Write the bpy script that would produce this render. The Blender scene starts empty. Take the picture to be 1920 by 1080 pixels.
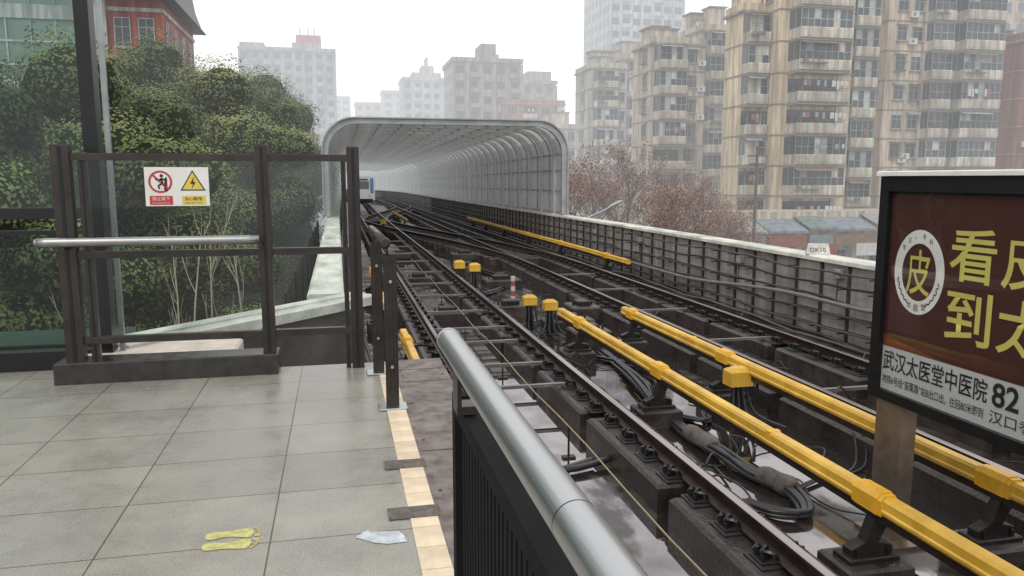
import bpy, math, random
import numpy as np
from mathutils import Vector, Matrix
R = random.Random(7)
S = bpy.context.scene
COL = S.collection
S.view_settings.view_transform='Standard'
S.view_settings.look='None'
S.view_settings.exposure=0
HAZE=(0.84,0.86,0.88)
# ------------------------------------------------------------------ materials
MC={}
def add_haze(nt, shader_out, out, k=0.0048, st=48):  # aerial haze painted into the material: emission mixed in with distance from origin
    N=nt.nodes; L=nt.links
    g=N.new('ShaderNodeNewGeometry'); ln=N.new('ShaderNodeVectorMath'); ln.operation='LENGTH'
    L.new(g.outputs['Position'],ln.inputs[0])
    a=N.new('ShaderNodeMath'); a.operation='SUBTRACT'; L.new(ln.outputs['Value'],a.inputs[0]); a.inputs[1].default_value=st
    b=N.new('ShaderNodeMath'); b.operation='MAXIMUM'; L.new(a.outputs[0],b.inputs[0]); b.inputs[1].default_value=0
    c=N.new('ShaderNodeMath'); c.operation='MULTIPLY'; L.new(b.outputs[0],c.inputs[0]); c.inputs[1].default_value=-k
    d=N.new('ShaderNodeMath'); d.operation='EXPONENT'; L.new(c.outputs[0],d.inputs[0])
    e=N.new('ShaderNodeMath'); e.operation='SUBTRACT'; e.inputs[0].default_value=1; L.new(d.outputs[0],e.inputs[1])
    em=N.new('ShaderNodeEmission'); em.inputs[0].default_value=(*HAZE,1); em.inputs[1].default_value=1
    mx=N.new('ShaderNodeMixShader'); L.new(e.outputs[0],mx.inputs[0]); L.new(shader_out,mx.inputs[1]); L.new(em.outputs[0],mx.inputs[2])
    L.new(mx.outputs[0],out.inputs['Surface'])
def M(name,c,r=.6,m=0,var=.25,scale=3,bump=0,bscale=40,stretch=(1,1,1),c2=None,rvar=0,haze=False,rnd=0,spec=None,world=False,attr=None,k=0.0048,st=48,streak=0):
    if name in MC: return MC[name]
    mt=bpy.data.materials.new(name); mt.use_nodes=True; nt=mt.node_tree; N=nt.nodes; L=nt.links
    p=N['Principled BSDF']; out=N['Material Output']
    tc=N.new('ShaderNodeTexCoord'); mp=N.new('ShaderNodeMapping'); mp.inputs['Scale'].default_value=stretch
    if world:
        g=N.new('ShaderNodeNewGeometry'); L.new(g.outputs['Position'],mp.inputs['Vector'])
    else: L.new(tc.outputs['Object'],mp.inputs['Vector'])
    n=N.new('ShaderNodeTexNoise'); n.inputs['Scale'].default_value=scale; n.inputs['Detail'].default_value=6; n.inputs['Roughness'].default_value=.65
    L.new(mp.outputs[0],n.inputs['Vector'])
    rp=N.new('ShaderNodeValToRGB'); rp.color_ramp.elements[0].position=.32; rp.color_ramp.elements[1].position=.68
    lo=tuple(x*(1-var) for x in c); hi=c2 if c2 else tuple(min(1,x*(1+var)) for x in c)
    rp.color_ramp.elements[0].color=(*lo,1); rp.color_ramp.elements[1].color=(*hi,1)
    L.new(n.outputs['Fac'],rp.inputs[0]); col=rp.outputs[0]
    if streak:
        m3=N.new('ShaderNodeMapping'); m3.inputs['Scale'].default_value=(1.6,1.6,.12); g3=N.new('ShaderNodeNewGeometry'); L.new(g3.outputs['Position'],m3.inputs['Vector'])
        n3=N.new('ShaderNodeTexNoise'); n3.inputs['Scale'].default_value=1.1; n3.inputs['Detail'].default_value=7; n3.inputs['Roughness'].default_value=.7; L.new(m3.outputs[0],n3.inputs['Vector'])
        r3=N.new('ShaderNodeMapRange'); r3.inputs[1].default_value=.42; r3.inputs[2].default_value=.62; r3.inputs[3].default_value=1-streak; r3.inputs[4].default_value=1; L.new(n3.outputs['Fac'],r3.inputs[0])
        v3=N.new('ShaderNodeVectorMath'); v3.operation='SCALE'; L.new(col,v3.inputs[0]); L.new(r3.outputs[0],v3.inputs['Scale']); col=v3.outputs[0]
    if attr:
        at=N.new('ShaderNodeAttribute'); at.attribute_name=attr
        mm=N.new('ShaderNodeMix'); mm.data_type='RGBA'; mm.blend_type='MULTIPLY'; mm.inputs[0].default_value=1
        L.new(col,mm.inputs[6]); L.new(at.outputs['Color'],mm.inputs[7]); col=mm.outputs[2]
    if rnd:
        oi=N.new('ShaderNodeObjectInfo'); hs=N.new('ShaderNodeHueSaturation')
        mr=N.new('ShaderNodeMapRange'); mr.inputs[3].default_value=1-rnd; mr.inputs[4].default_value=1+rnd
        L.new(oi.outputs['Random'],mr.inputs[0]); L.new(mr.outputs[0],hs.inputs['Value']); L.new(col,hs.inputs['Color']); col=hs.outputs[0]
    L.new(col,p.inputs['Base Color'])
    p.inputs['Roughness'].default_value=r; p.inputs['Metallic'].default_value=m
    if spec is not None: p.inputs['Specular IOR Level'].default_value=spec
    if rvar:
        mr=N.new('ShaderNodeMapRange'); mr.inputs[3].default_value=max(0.02,r-rvar); mr.inputs[4].default_value=min(1,r+rvar)
        mr.inputs[1].default_value=.3; mr.inputs[2].default_value=.7
        L.new(n.outputs['Fac'],mr.inputs[0]); L.new(mr.outputs[0],p.inputs['Roughness'])
    if bump:
        n2=N.new('ShaderNodeTexNoise'); n2.inputs['Scale'].default_value=bscale; n2.inputs['Detail'].default_value=4
        L.new(mp.outputs[0],n2.inputs['Vector'])
        bp=N.new('ShaderNodeBump'); bp.inputs['Strength'].default_value=bump; bp.inputs['Distance'].default_value=.02
        L.new(n2.outputs['Fac'],bp.inputs['Height']); L.new(bp.outputs[0],p.inputs['Normal'])
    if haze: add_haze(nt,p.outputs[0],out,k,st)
    MC[name]=mt; return mt
def glassmat(name,tint=(.85,.92,.9),gloss=.12,trans=1.0,haze=False,rough=.02,diff=None,dfac=0.0):
    mt=bpy.data.materials.new(name); mt.use_nodes=True; nt=mt.node_tree; N=nt.nodes; L=nt.links
    N.remove(N['Principled BSDF']); out=N['Material Output']
    t=N.new('ShaderNodeBsdfTransparent'); t.inputs[0].default_value=(*tint,1)
    g=N.new('ShaderNodeBsdfGlossy'); g.inputs['Roughness'].default_value=rough
    lw=N.new('ShaderNodeLayerWeight'); lw.inputs[0].default_value=.25
    mr=N.new('ShaderNodeMapRange'); mr.inputs[3].default_value=gloss*.4; mr.inputs[4].default_value=min(1,gloss*4)
    L.new(lw.outputs['Fresnel'],mr.inputs[0])
    mx=N.new('ShaderNodeMixShader'); L.new(mr.outputs[0],mx.inputs[0]); L.new(t.outputs[0],mx.inputs[1]); L.new(g.outputs[0],mx.inputs[2])
    s=mx.outputs[0]
    if diff:
        d=N.new('ShaderNodeBsdfDiffuse'); d.inputs[0].default_value=(*diff,1)
        tr=N.new('ShaderNodeBsdfTranslucent'); tr.inputs[0].default_value=(*diff,1)
        ad=N.new('ShaderNodeMixShader'); ad.inputs[0].default_value=.55; L.new(d.outputs[0],ad.inputs[1]); L.new(tr.outputs[0],ad.inputs[2])
        m2=N.new('ShaderNodeMixShader')
        n=N.new('ShaderNodeTexNoise'); n.inputs['Scale'].default_value=.8; n.inputs['Detail'].default_value=5
        tc=N.new('ShaderNodeTexCoord'); L.new(tc.outputs['Object'],n.inputs['Vector'])
        mr2=N.new('ShaderNodeMapRange'); mr2.inputs[1].default_value=.3; mr2.inputs[2].default_value=.7
        mr2.inputs[3].default_value=dfac*.85; mr2.inputs[4].default_value=min(1,dfac*1.15)
        L.new(n.outputs['Fac'],mr2.inputs[0]); L.new(mr2.outputs[0],m2.inputs[0])
        L.new(s,m2.inputs[1]); L.new(ad.outputs[0],m2.inputs[2]); s=m2.outputs[0]
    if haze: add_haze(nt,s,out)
    else: L.new(s,out.inputs['Surface'])
    return mt
# ------------------------------------------------------------------ mesh builder
WO={}
class MB:
    def __init__(s): s.v=[];s.f=[];s.m=[]
    def add(s,vs,fs,m=0):
        o=len(s.v); s.v+= [tuple(v) for v in vs]
        for f in fs: s.f.append(tuple(i+o for i in f)); s.m.append(m)
    def box(s,x0,x1,y0,y1,z0,z1,m=0,ch=0):
        if ch<=0:
            s.add([(x0,y0,z0),(x1,y0,z0),(x1,y1,z0),(x0,y1,z0),(x0,y0,z1),(x1,y0,z1),(x1,y1,z1),(x0,y1,z1)],
              [(0,3,2,1),(4,5,6,7),(0,1,5,4),(1,2,6,5),(2,3,7,6),(3,0,4,7)],m)
        else:
            c=ch
            ring=lambda z,i:[(x0+i,y0+i,z),(x1-i,y0+i,z),(x1-i,y1-i,z),(x0+i,y1-i,z)]
            vs=ring(z0,0)+ring(z1-c,0)+ring(z1,c)
            fs=[(0,3,2,1),(8,9,10,11)]
            for k in (0,4):
                for i in range(4):
                    j=(i+1)%4; fs.append((k+i,k+j,k+4+j,k+4+i))
            s.add(vs,fs,m)
    def quad(s,a,b,c,d,m=0): s.add([a,b,c,d],[(0,1,2,3)],m)
    def tube(s,pts,r,m=0,seg=8,cap=True):
        pts=[Vector(p) for p in pts]; n=len(pts); rs=r if isinstance(r,(list,tuple)) else [r]*n
        vs=[];fs=[]; up=Vector((0,0,1)); prev=None
        for i,p in enumerate(pts):
            d=(pts[min(i+1,n-1)]-pts[max(i-1,0)])
            if d.length<1e-9: d=Vector((0,0,1))
            d.normalize()
            if prev is None:
                a=d.cross(up)
                if a.length<.1: a=d.cross(Vector((1,0,0)))
            else: a=prev-d*prev.dot(d)
            a.normalize(); prev=a; b=d.cross(a)
            for k in range(seg):
                t=2*math.pi*k/seg; vs.append(p+(a*math.cos(t)+b*math.sin(t))*rs[i])
        for i in range(n-1):
            for k in range(seg):
                k2=(k+1)%seg; fs.append((i*seg+k,i*seg+k2,(i+1)*seg+k2,(i+1)*seg+k))
        if cap:
            fs.append(tuple(range(seg-1,-1,-1))); fs.append(tuple((n-1)*seg+k for k in range(seg)))
        s.add(vs,fs,m)
    def extr(s,prof,path,m=0,cap=True,closed=True,ml=None):
        n=len(prof); vs=[];o=len(s.v)
        for (x,y,z) in path:
            for (u,w) in prof: vs.append((x+u,y,z+w))
        s.v+=vs
        rng=range(n) if closed else range(n-1)
        for i in range(len(path)-1):
            for k in rng:
                k2=(k+1)%n
                s.f.append((o+i*n+k,o+i*n+k2,o+(i+1)*n+k2,o+(i+1)*n+k)); s.m.append(ml[k] if ml else m)
        if cap and closed:
            s.f.append(tuple(o+k for k in range(n))); s.m.append(m)
            s.f.append(tuple(o+(len(path)-1)*n+k for k in range(n-1,-1,-1))); s.m.append(m)
    def build(s,name,mats,parent=None,smooth=False,origin=None,keep=False):
        v=np.array(s.v,dtype=float)
        if origin is None:
            mn=v.min(0); mx=v.max(0); origin=Vector(((mn[0]+mx[0])/2,(mn[1]+mx[1])/2,mn[2]))
        origin=Vector(origin)
        me=bpy.data.meshes.new(name); me.from_pydata([tuple(a) for a in (v-np.array(origin))],[],s.f)
        for mt in mats: me.materials.append(mt)
        me.polygons.foreach_set('material_index',s.m)
        if smooth: me.polygons.foreach_set('use_smooth',[len(f)<=4 for f in s.f])
        me.update()
        ob=bpy.data.objects.new(name,me); COL.objects.link(ob); place(ob,origin,parent); return ob
def place(ob,origin,parent=None):
    origin=Vector(origin); WO[ob.name]=origin
    if parent is not None:
        ob.parent=parent; ob.location=origin-WO[parent.name]
    else: ob.location=origin
def empty(name,loc):
    e=bpy.data.objects.new(name,None); e.empty_display_size=.3; COL.objects.link(e); place(e,loc); return e
def top(o,label,cat,group=None,kind=None):
    o['label']=label; o['category']=cat
    if group: o['group']=group
    if kind: o['kind']=kind
    return o
def inst(name,me,loc,parent=None,rz=0,sc=None):
    o=bpy.data.objects.new(name,me); COL.objects.link(o); place(o,loc,parent); o.rotation_euler[2]=rz
    if sc: o.scale=sc
    return o
def localmesh(mb,name,mats,smooth=False):
    me=bpy.data.meshes.new(name); me.from_pydata(mb.v,[],mb.f)
    for mt in mats: me.materials.append(mt)
    me.polygons.foreach_set('material_index',mb.m)
    if smooth: me.polygons.foreach_set('use_smooth',[True]*len(mb.f))
    me.update(); return me
def text(name,s,o,ux,uy,w,h,mt,parent,bold=0.0):
    cu=bpy.data.curves.new(name,'FONT'); cu.body=s; cu.size=1; cu.offset=bold; cu.resolution_u=4
    ob=bpy.data.objects.new(name,cu); COL.objects.link(ob)
    bpy.context.view_layer.update(); dg=bpy.context.evaluated_depsgraph_get()
    me=bpy.data.meshes.new_from_object(ob.evaluated_get(dg)); bpy.data.objects.remove(ob)
    n=len(me.vertices)
    if n==0: print('EMPTY TEXT',s); return None
    co=np.empty(n*3); me.vertices.foreach_get('co',co); co=co.reshape(-1,3)
    mn=co.min(0); mx=co.max(0); q=(co-mn)/np.maximum(mx-mn,1e-6)
    ux=np.array(ux,float); uy=np.array(uy,float)
    P=q[:,0:1]*w*ux+q[:,1:2]*h*uy
    me.vertices.foreach_set('co',P.astype(np.float32).ravel()); me.materials.clear(); me.materials.append(mt); me.update()
    me.name=name
    o2=bpy.data.objects.new(name,me); COL.objects.link(o2); place(o2,o,parent); return o2
def smooth_path(pts,n=8):
    pts=[Vector(p) for p in pts]; out=[]
    for i in range(len(pts)-1):
        p0=pts[max(i-1,0)];p1=pts[i];p2=pts[i+1];p3=pts[min(i+2,len(pts)-1)]
        for k in range(n):
            t=k/n; out.append(.5*((2*p1)+(p2-p0)*t+(2*p0-5*p1+4*p2-p3)*t*t+(3*p1-p0-3*p2+p3)*t**3))
    out.append(pts[-1]); return out
# ------------------------------------------------------------------ line of the railway
def dx(Y):
    if Y<20: return 0
    if Y<110: return .00009*(Y-20)**2
    t=Y-110; return .729+.0162*t-t*t/700
def dz(Y): return 0 if Y<25 else -.006*(Y-25)
def P(X,Y,Z): return (X+dx(Y),Y,Z+dz(Y))
def ys(a,b,fine=3.0):
    out=[a]; y=a
    while y<b-1e-6:
        y=min(b,y+fine); out.append(y)
    return out
RZ=-.9; DK=-1.35; GZ=-9.0
# ------------------------------------------------------------------ common mats
m_steel=M('brushed_stainless_steel',(.50,.51,.52),.34,1,.06,6,.03,160,(1,.04,1),rvar=.04)
m_steel2=M('dull_stainless_tube',(.34,.34,.34),.38,1,.12,6,rvar=.05)
m_bronze=M('dark_bronze_steel',(.05,.042,.038),.36,.6,.3,5,rvar=.1)
m_brass=M('brownish_brushed_post',(.24,.19,.155),.38,.7,.2,5,rvar=.1)
m_black=M('black_frame_metal',(.012,.013,.015),.35,.3,.3,4)
m_blackm=M('matt_black_baluster',(.009,.009,.010),.75,0,.4,9,spec=.12)
m_concrete=M('grey_concrete',(.3,.29,.27),.85,0,.35,1.5,.3,30,rnd=0)
m_cap=M('pale_parapet_coping',(.54,.54,.485),.7,0,.42,2.2,.15,30,(1,.5,1))
m_plinth=M('wet_brown_plinth_concrete',(.038,.030,.028),.36,0,.6,2.5,.5,25,rvar=.22,world=True)
m_rust=M('rusty_rail_steel',(.05,.034,.028),.42,.5,.35,8)
m_railtop=M('worn_rail_head',(.36,.31,.30),.22,1,.2,5,stretch=(1,.1,1),rvar=.08)
m_yellow=M('yellow_cover_paint',(.76,.42,.035),.36,0,.2,2.5,rvar=.12,c2=(.85,.53,.08),streak=.18)
m_yellowd=M('yellow_cap_paint',(.74,.40,.03),.4,0,.2,4)
m_cable=M('black_cable_rubber',(.022,.022,.025),.35,0,.3,5)
m_castiron=M('dark_cast_iron',(.03,.027,.025),.42,.5,.4,9,.2,50)
m_white=M('white_enamel',(.72,.72,.69),.4,0,.12,3)
m_red=M('red_sign_paint',(.48,.04,.04),.4,0,.15,3)
m_syel=M('yellow_sign_paint',(.70,.52,.09),.4,0,.1,3)
m_ink=M('black_ink',(.015,.015,.015),.5,0,.1,3)
m_glass=glassmat('clear_glass',(.93,.96,.95),.045)
m_dark=M('dark_recess',(.02,.02,.02),.8,0,.2,3)
# ------------------------------------------------------------------ world
w=bpy.data.worlds.new('World'); S.world=w; w.use_nodes=True
nt=w.node_tree; N=nt.nodes; L=nt.links
bg=N['Background']; sky=N.new('ShaderNodeTexSky'); sky.sky_type='NISHITA'; sky.sun_disc=False
sky.sun_elevation=math.radians(50); sky.sun_rotation=math.radians(60); sky.air_density=1.5; sky.dust_density=6
hs=N.new('ShaderNodeHueSaturation'); hs.inputs['Saturation'].default_value=.15; L.new(sky.outputs[0],hs.inputs['Color'])
mx=N.new('ShaderNodeMix'); mx.data_type='RGBA'; mx.inputs[0].default_value=.85
L.new(hs.outputs[0],mx.inputs[6]); mx.inputs[7].default_value=(12.6,12.65,12.7,1)
L.new(mx.outputs[2],bg.inputs['Color']); bg.inputs['Strength'].default_value=.1
sd=bpy.data.lights.new('sun','SUN'); sd.energy=1.1; sd.angle=math.radians(25); sd.color=(1,.95,.86)
so=bpy.data.objects.new('sun',sd); COL.objects.link(so); so.rotation_euler=(math.radians(45),0,math.radians(-35))
# ------------------------------------------------------------------ camera
cd=bpy.data.cameras.new('camera'); cam=bpy.data.objects.new('camera',cd); COL.objects.link(cam); S.camera=cam
cd.lens=36*1450/1920; cd.sensor_width=36; cd.clip_end=3000; cd.clip_start=.02
cam.location=(0,0,1.6); cam.rotation_euler=(math.radians(90-8.05),0,math.radians(-12.62))
# ------------------------------------------------------------------ ground
mb=MB(); mb.quad((-900,-300,GZ),(900,-300,GZ),(900,1500,GZ),(-900,1500,GZ))
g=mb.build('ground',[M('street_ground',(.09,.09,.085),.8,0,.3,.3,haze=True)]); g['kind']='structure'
# ------------------------------------------------------------------ track bed
def deckmat():
    mt=bpy.data.materials.new('wet_track_bed'); mt.use_nodes=True; nt=mt.node_tree; N=nt.nodes; L=nt.links
    p=N['Principled BSDF']; out=N['Material Output']
    g=N.new('ShaderNodeNewGeometry'); mp=N.new('ShaderNodeMapping'); mp.inputs['Scale'].default_value=(1,.45,1); L.new(g.outputs['Position'],mp.inputs[0])
    n=N.new('ShaderNodeTexNoise'); n.inputs['Scale'].default_value=.8; n.inputs['Detail'].default_value=7; n.inputs['Roughness'].default_value=.55; L.new(mp.outputs[0],n.inputs['Vector'])
    r=N.new('ShaderNodeValToRGB'); r.color_ramp.elements[0].position=.56; r.color_ramp.elements[1].position=.60; L.new(n.outputs['Fac'],r.inputs[0])
    n2=N.new('ShaderNodeTexNoise'); n2.inputs['Scale'].default_value=5; n2.inputs['Detail'].default_value=8; L.new(g.outputs['Position'],n2.inputs['Vector'])
    cr=N.new('ShaderNodeValToRGB'); cr.color_ramp.elements[0].color=(.018,.014,.013,1); cr.color_ramp.elements[1].color=(.07,.060,.055,1)
    cr.color_ramp.elements[0].position=.3; cr.color_ramp.elements[1].position=.7; L.new(n2.outputs['Fac'],cr.inputs[0])
    L.new(cr.outputs[0],p.inputs['Base Color']); 
    mr=N.new('ShaderNodeMapRange'); mr.inputs[1].default_value=.3; mr.inputs[2].default_value=.7; mr.inputs[3].default_value=.1; mr.inputs[4].default_value=.45; L.new(n2.outputs['Fac'],mr.inputs[0]); L.new(mr.outputs[0],p.inputs['Roughness'])
    bp=N.new('ShaderNodeBump'); bp.inputs['Strength'].default_value=.25; bp.inputs['Distance'].default_value=.02; L.new(n2.outputs['Fac'],bp.inputs['Height']); L.new(bp.outputs[0],p.inputs['Normal'])
    d=N.new('ShaderNodeBsdfDiffuse'); d.inputs[0].default_value=(.03,.025,.023,1)
    gl=N.new('ShaderNodeBsdfGlossy'); gl.inputs['Roughness'].default_value=.02; gl.inputs[0].default_value=(.72,.67,.68,1)
    lw=N.new('ShaderNodeLayerWeight'); lw.inputs[0].default_value=.5
    m1=N.new('ShaderNodeMapRange'); m1.inputs[3].default_value=.12; m1.inputs[4].default_value=.80; L.new(lw.outputs['Facing'],m1.inputs[0])
    n4=N.new('ShaderNodeTexNoise'); n4.inputs['Scale'].default_value=1.1; n4.inputs['Detail'].default_value=7; L.new(g.outputs['Position'],n4.inputs['Vector'])
    m4=N.new('ShaderNodeMapRange'); m4.inputs[1].default_value=.38; m4.inputs[2].default_value=.6; m4.inputs[3].default_value=.55; m4.inputs[4].default_value=1; L.new(n4.outputs['Fac'],m4.inputs[0])
    mm=N.new('ShaderNodeMath'); mm.operation='MULTIPLY'; L.new(m1.outputs[0],mm.inputs[0]); L.new(m4.outputs[0],mm.inputs[1])
    a=N.new('ShaderNodeMixShader'); L.new(mm.outputs[0],a.inputs[0]); L.new(d.outputs[0],a.inputs[1]); L.new(gl.outputs[0],a.inputs[2])
    b=N.new('ShaderNodeMixShader'); L.new(r.outputs[0],b.inputs[0]); L.new(a.outputs[0],b.inputs[1]); L.new(p.outputs[0],b.inputs[2])
    L.new(b.outputs[0],out.inputs['Surface']); return mt
mb=MB()
pth=[P(0,y,0) for y in ys(-6,12,3)+ys(15,240,3)]
mb.extr([(-.35,DK),(9.15,DK),(9.15,DK-1.2),(-.35,DK-1.2)],pth)
mb.box(-9,-.35,5.5,7.25,DK-1.2,DK-.003)
mb.add([(-2.6,7.25,DK),(-.35,7.25,DK),(-.35,10.4,DK),(-2.6,7.25,DK-1),(-.35,7.25,DK-1),(-.35,10.4,DK-1)],[(0,1,2),(3,5,4),(0,2,5,3)])
tb=mb.build('track_bed',[deckmat()],origin=(0,0,0)); tb['kind']='structure'
# ------------------------------------------------------------------ plinths, rails, fasteners
RX=[1.48,2.99,5.60,7.10]
mb=MB(); mb.box(-.31,.31,0,2.02,0,.26,0,.03); me=localmesh(mb,'track_plinth',[m_plinth])
far=MB()
for rx in RX:
    y=-1.0+.3*RX.index(rx)
    while y<215:
        if y<52:
            x,yy,z=P(rx,y,DK); o=inst('track_plinth',me,(x,y,z)); top(o,'dark wet concrete plinth block under a running rail','concrete plinth','plinth blocks along the tracks')
        else:
            path=[P(rx,y,DK),P(rx,y+2.12,DK)]; far.extr([(-.31,0),(.31,0),(.31,.26),(-.31,.26)],path)
        y+=2.26
o=far.build('track_plinth',[m_plinth]); top(o,'distant rows of dark concrete plinths under the rails','concrete plinth',kind='stuff')
RPROF=[(-.07,0),(.07,0),(.07,.015),(.012,.035),(.012,.11),(.036,.125),(.036,.155),(.028,.16),(-.028,.16),(-.036,.155),(-.036,.125),(-.012,.11),(-.012,.035),(-.07,.015)]
RML=[0]*14; RML[7]=1; RML[6]=1; RML[8]=1
for i,rx in enumerate(RX):
    mb=MB(); mb.extr(RPROF,[P(rx,y,RZ-.16) for y in ys(-4,20,4)+ys(23,225,3)],ml=RML)
    o=mb.build('running_rail',[m_rust,m_railtop]); top(o,'long rusty steel running rail with a worn shiny head','rail','running rails of the two tracks')
# fastener
mb=MB(); mb.box(-.21,.21,-.13,.13,0,.022,1,.006); mb.box(-.19,.19,-.09,.09,.0221,.04,0,.008)
for sx in (-1,1):
    mb.box(sx*.12-.03,sx*.12+.03,-.035,.035,.03,.085,0,.01)
    mb.tube([(sx*.155,.05,.03),(sx*.155,.05,.1)],.02,0,6)
    mb.tube([(sx*.165,-.05,.03),(sx*.165,-.05,.08)],.018,0,6)
    q=[(sx*.06,-.07,.055),(sx*.1,-.09,.10),(sx*.15,-.05,.105),(sx*.15,0,.07),(sx*.1,.02,.105),(sx*.07,.06,.06),(sx*.11,.095,.09),(sx*.17,.06,.07)]
    mb.tube(smooth_path(q,3),.015,1,5)
fm=localmesh(mb,'rail_fastener',[m_castiron,m_cable])
mb2=MB(); cnt=0
for rx in RX:
    y=.8+.13*RX.index(rx)
    while y<110:
        x,yy,z=P(rx,y,DK+.26)
        if y<39.5:
            o=inst('rail_fastener',fm,(x,y,z)); cnt+=1
            top(o,'cast iron rail fastener with spring clips on a plinth','rail fastener','rail fasteners along the running rails')
        else:
            mb2.box(x-.19,x+.19,y-.09,y+.09,z,z+.07)
        y+=.53
o=mb2.build('rail_fastener',[m_castiron]); top(o,'distant rows of cast iron rail fasteners','rail fastener',kind='stuff')
# crossovers
def smst(t): t=max(0,min(1,t)); return t*t*(3-2*t)
def crossover(a,b,y0,y1,lab):
    e=empty('crossover_track',P((a+b)/2,(y0+y1)/2,DK))
    for off in (-.755,.755):
        mb=MB(); mb.extr(RPROF,[P(a+(b-a)*smst((y-y0)/(y1-y0))+off,y,RZ-.165) for y in ys(y0,y1,1.5)],ml=RML)
        mb.build('rail',[m_rust,m_railtop],e)
    y=y0+4
    while y<y1-4:
        mb=MB(); c=a+(b-a)*smst((y-y0)/(y1-y0)); x,yy,z=P(c,y,DK); mb.box(x-1.15,x+1.15,y-.13,y+.13,z,z+.24,0,.02); mb.build('sleeper',[m_plinth],e); y+=.75
    top(e,lab,'track crossover')
crossover(6.35,2.235,22,54,'diagonal crossover track joining the two wet tracks')
crossover(2.235,6.35,50,84,'second diagonal crossover track further along the viaduct')
# tie rods
m_tie=M('grey_galvanised_tie',(.2,.185,.175),.4,.5,.3,5)
for rr_,yl in ((2.235,(9.4,10.6,12.2,13.4,15.2,17.4,19.5,22,25,28,31,34)),(6.35,(8.4,11.5,14.5,17.5,20.5))):
    for y in yl:
        x,_,z=P(rr_,y,DK); mb=MB(); mb.box(x-.69,x+.69,y-.03,y+.03,z+.285,z+.325); mb.box(x-.69,x-.55,y-.07,y+.07,z+.262,z+.284); mb.box(x+.55,x+.69,y-.07,y+.07,z+.262,z+.284)
        o=mb.build('tie_bar',[m_tie]); top(o,'thin grey steel tie bar between two running rails','tie bar','tie bars between the running rails')
# ------------------------------------------------------------------ third rails
def third_rail(X,y0,y1,supports,lab,caps=True):
    e=empty('third_rail',P(X,(y0+y1)/2,DK))
    pr=[(-.055,-.02),(-.067,.0),(-.067,.018),(-.055,.028),(-.055,.085),(-.038,.108),(.038,.108),(.055,.085),(.055,.028),(.067,.018),(.067,0),(.055,-.02)]
    z=-.74
    mb=MB(); mb.extr(pr,[P(X,y,z) for y in ys(y0+.0,y1,2.0)]); mb.build('protective_cover',[m_yellow],e)
    mb=MB(); mb.extr([(-.035,-.09),(.035,-.09),(.035,-.022),(-.035,-.022)],[P(X,y,z) for y in ys(y0+.05,y1-.05,2)]); mb.build('conductor_rail',[m_rust],e)
    for ysup in supports:
        x,_,zz=P(X,ysup,z)
        mb=MB(); a=[( -.072,-.03),(-.076,.09),(-.045,.132),(.045,.132),(.076,.09),(.072,-.03)]
        a2=[(u*.93,v*.93) for u,v in a]
        mb.extr(a,[(x,ysup-.12,zz),(x,ysup+.12,zz)]); mb.extr(a2,[(x,ysup-.16,zz),(x,ysup-.1201,zz)]); mb.extr(a2,[(x,ysup+.1201,zz),(x,ysup+.16,zz)]); mb.build('cover_cap',[m_yellowd],e)
        mb=MB(); zb=P(X,ysup,DK)[2]
        mb.box(x-.3,x+.22,ysup-.2,ysup+.2,zb,zb+.2,0,.02)
        mb.box(x-.24,x+.17,ysup-.1,ysup+.1,zb+.2,zb+.24,1,.01)
        prof=[(-.2,.24),(.14,.24),(.14,.30),(.02,.33),(.11,.5),(.13,.62),(.04,.62),(-.02,.5),(-.08,.34),(-.2,.29)]
        mb.extr([(u,v) for u,v in prof],[(x+.0,ysup-.05,zb),(x+.0,ysup+.05,zb)],1)
        for b in (-.15,.1):
            for c in (-.06,.06): mb.tube([(x+b,ysup+c,zb+.23),(x+b,ysup+c,zb+.29)],.015,1,6)
        mb.build('support_bracket',[m_plinth,m_castiron],e)
    for k in range(int(y0)+2,int(y1),4):
        mb=MB(); x,_,zz=P(X,k,z); mb.box(x-.058,x+.058,k-.03,k+.03,zz+.0,zz+.111); mb.build('cover_joint',[m_yellowd],e)
    top(e,lab,'third rail','yellow covered third rails'); return e
third_rail(3.74,.5,12.8,[1.2,4.65,8.5,11.7],'yellow covered third rail on cast brackets beside the nearer track')
t2=third_rail(4.87,.5,12.7,[4.7,9.0,12.3],'yellow covered third rail beside the farther track')
third_rail(7.85,20.2,48,[22,27,32,37,42,46],'yellow covered third rail near the parapet wall')
third_rail(.90,7.4,11.5,[8,10.8],'short yellow third rail beyond the platform end')
third_rail(.78,14,20,[15,19],'short yellow third rail beside the pale parapet')
third_rail(3.9,46,60,[48,54,58],'distant yellow third rail between the tracks')
def ybox(X,Y,zc,s=.26,lab='yellow cable junction box on a bracket between the tracks',n=4,fanz=DK):
    e=empty('junction_box',P(X,Y,DK)); x,y,z=P(X,Y,zc)
    mb=MB(); mb.box(x-s*.55,x+s*.55,Y-s*.4,Y+s*.4,z-s*.38,z+s*.38,0,.03); mb.box(x-s*.35,x+s*.35,Y-s*.25,Y+s*.25,z+s*.381,z+s*.46,0,.02)
    mb.build('housing',[m_yellow],e)
    for i in range(n):
        mb=MB(); a=(i-n/2+.5)*.06; mb.tube(smooth_path([(x+a,Y-.05,z-s*.35),(x+a*1.2,Y-.1,z-.3),(x+a*2,Y-.2,DK+.1),(x+a*3+.1,Y-.5,DK+.03)],4),.018,0,6)
        mb.build('cable',[m_cable],e)
    mb=MB(); mb.box(x-.06,x+.06,Y-.05,Y+.05,P(0,Y,DK)[2],z-s*.38); mb.build('stand',[m_castiron],e)
    top(e,lab,'junction box','yellow cable junction boxes between the tracks')
ybox(3.55,14.3,-.72,.235); ybox(3.85,13.9,-.76,.235)
ybox(3.15,20.6,-.70,.26); ybox(3.5,20.2,-.74,.26); ybox(2.3,42,-.6,.28)
ybox(4.72,8.4,-.80,.27,'yellow junction box hung beside the third rail')
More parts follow.
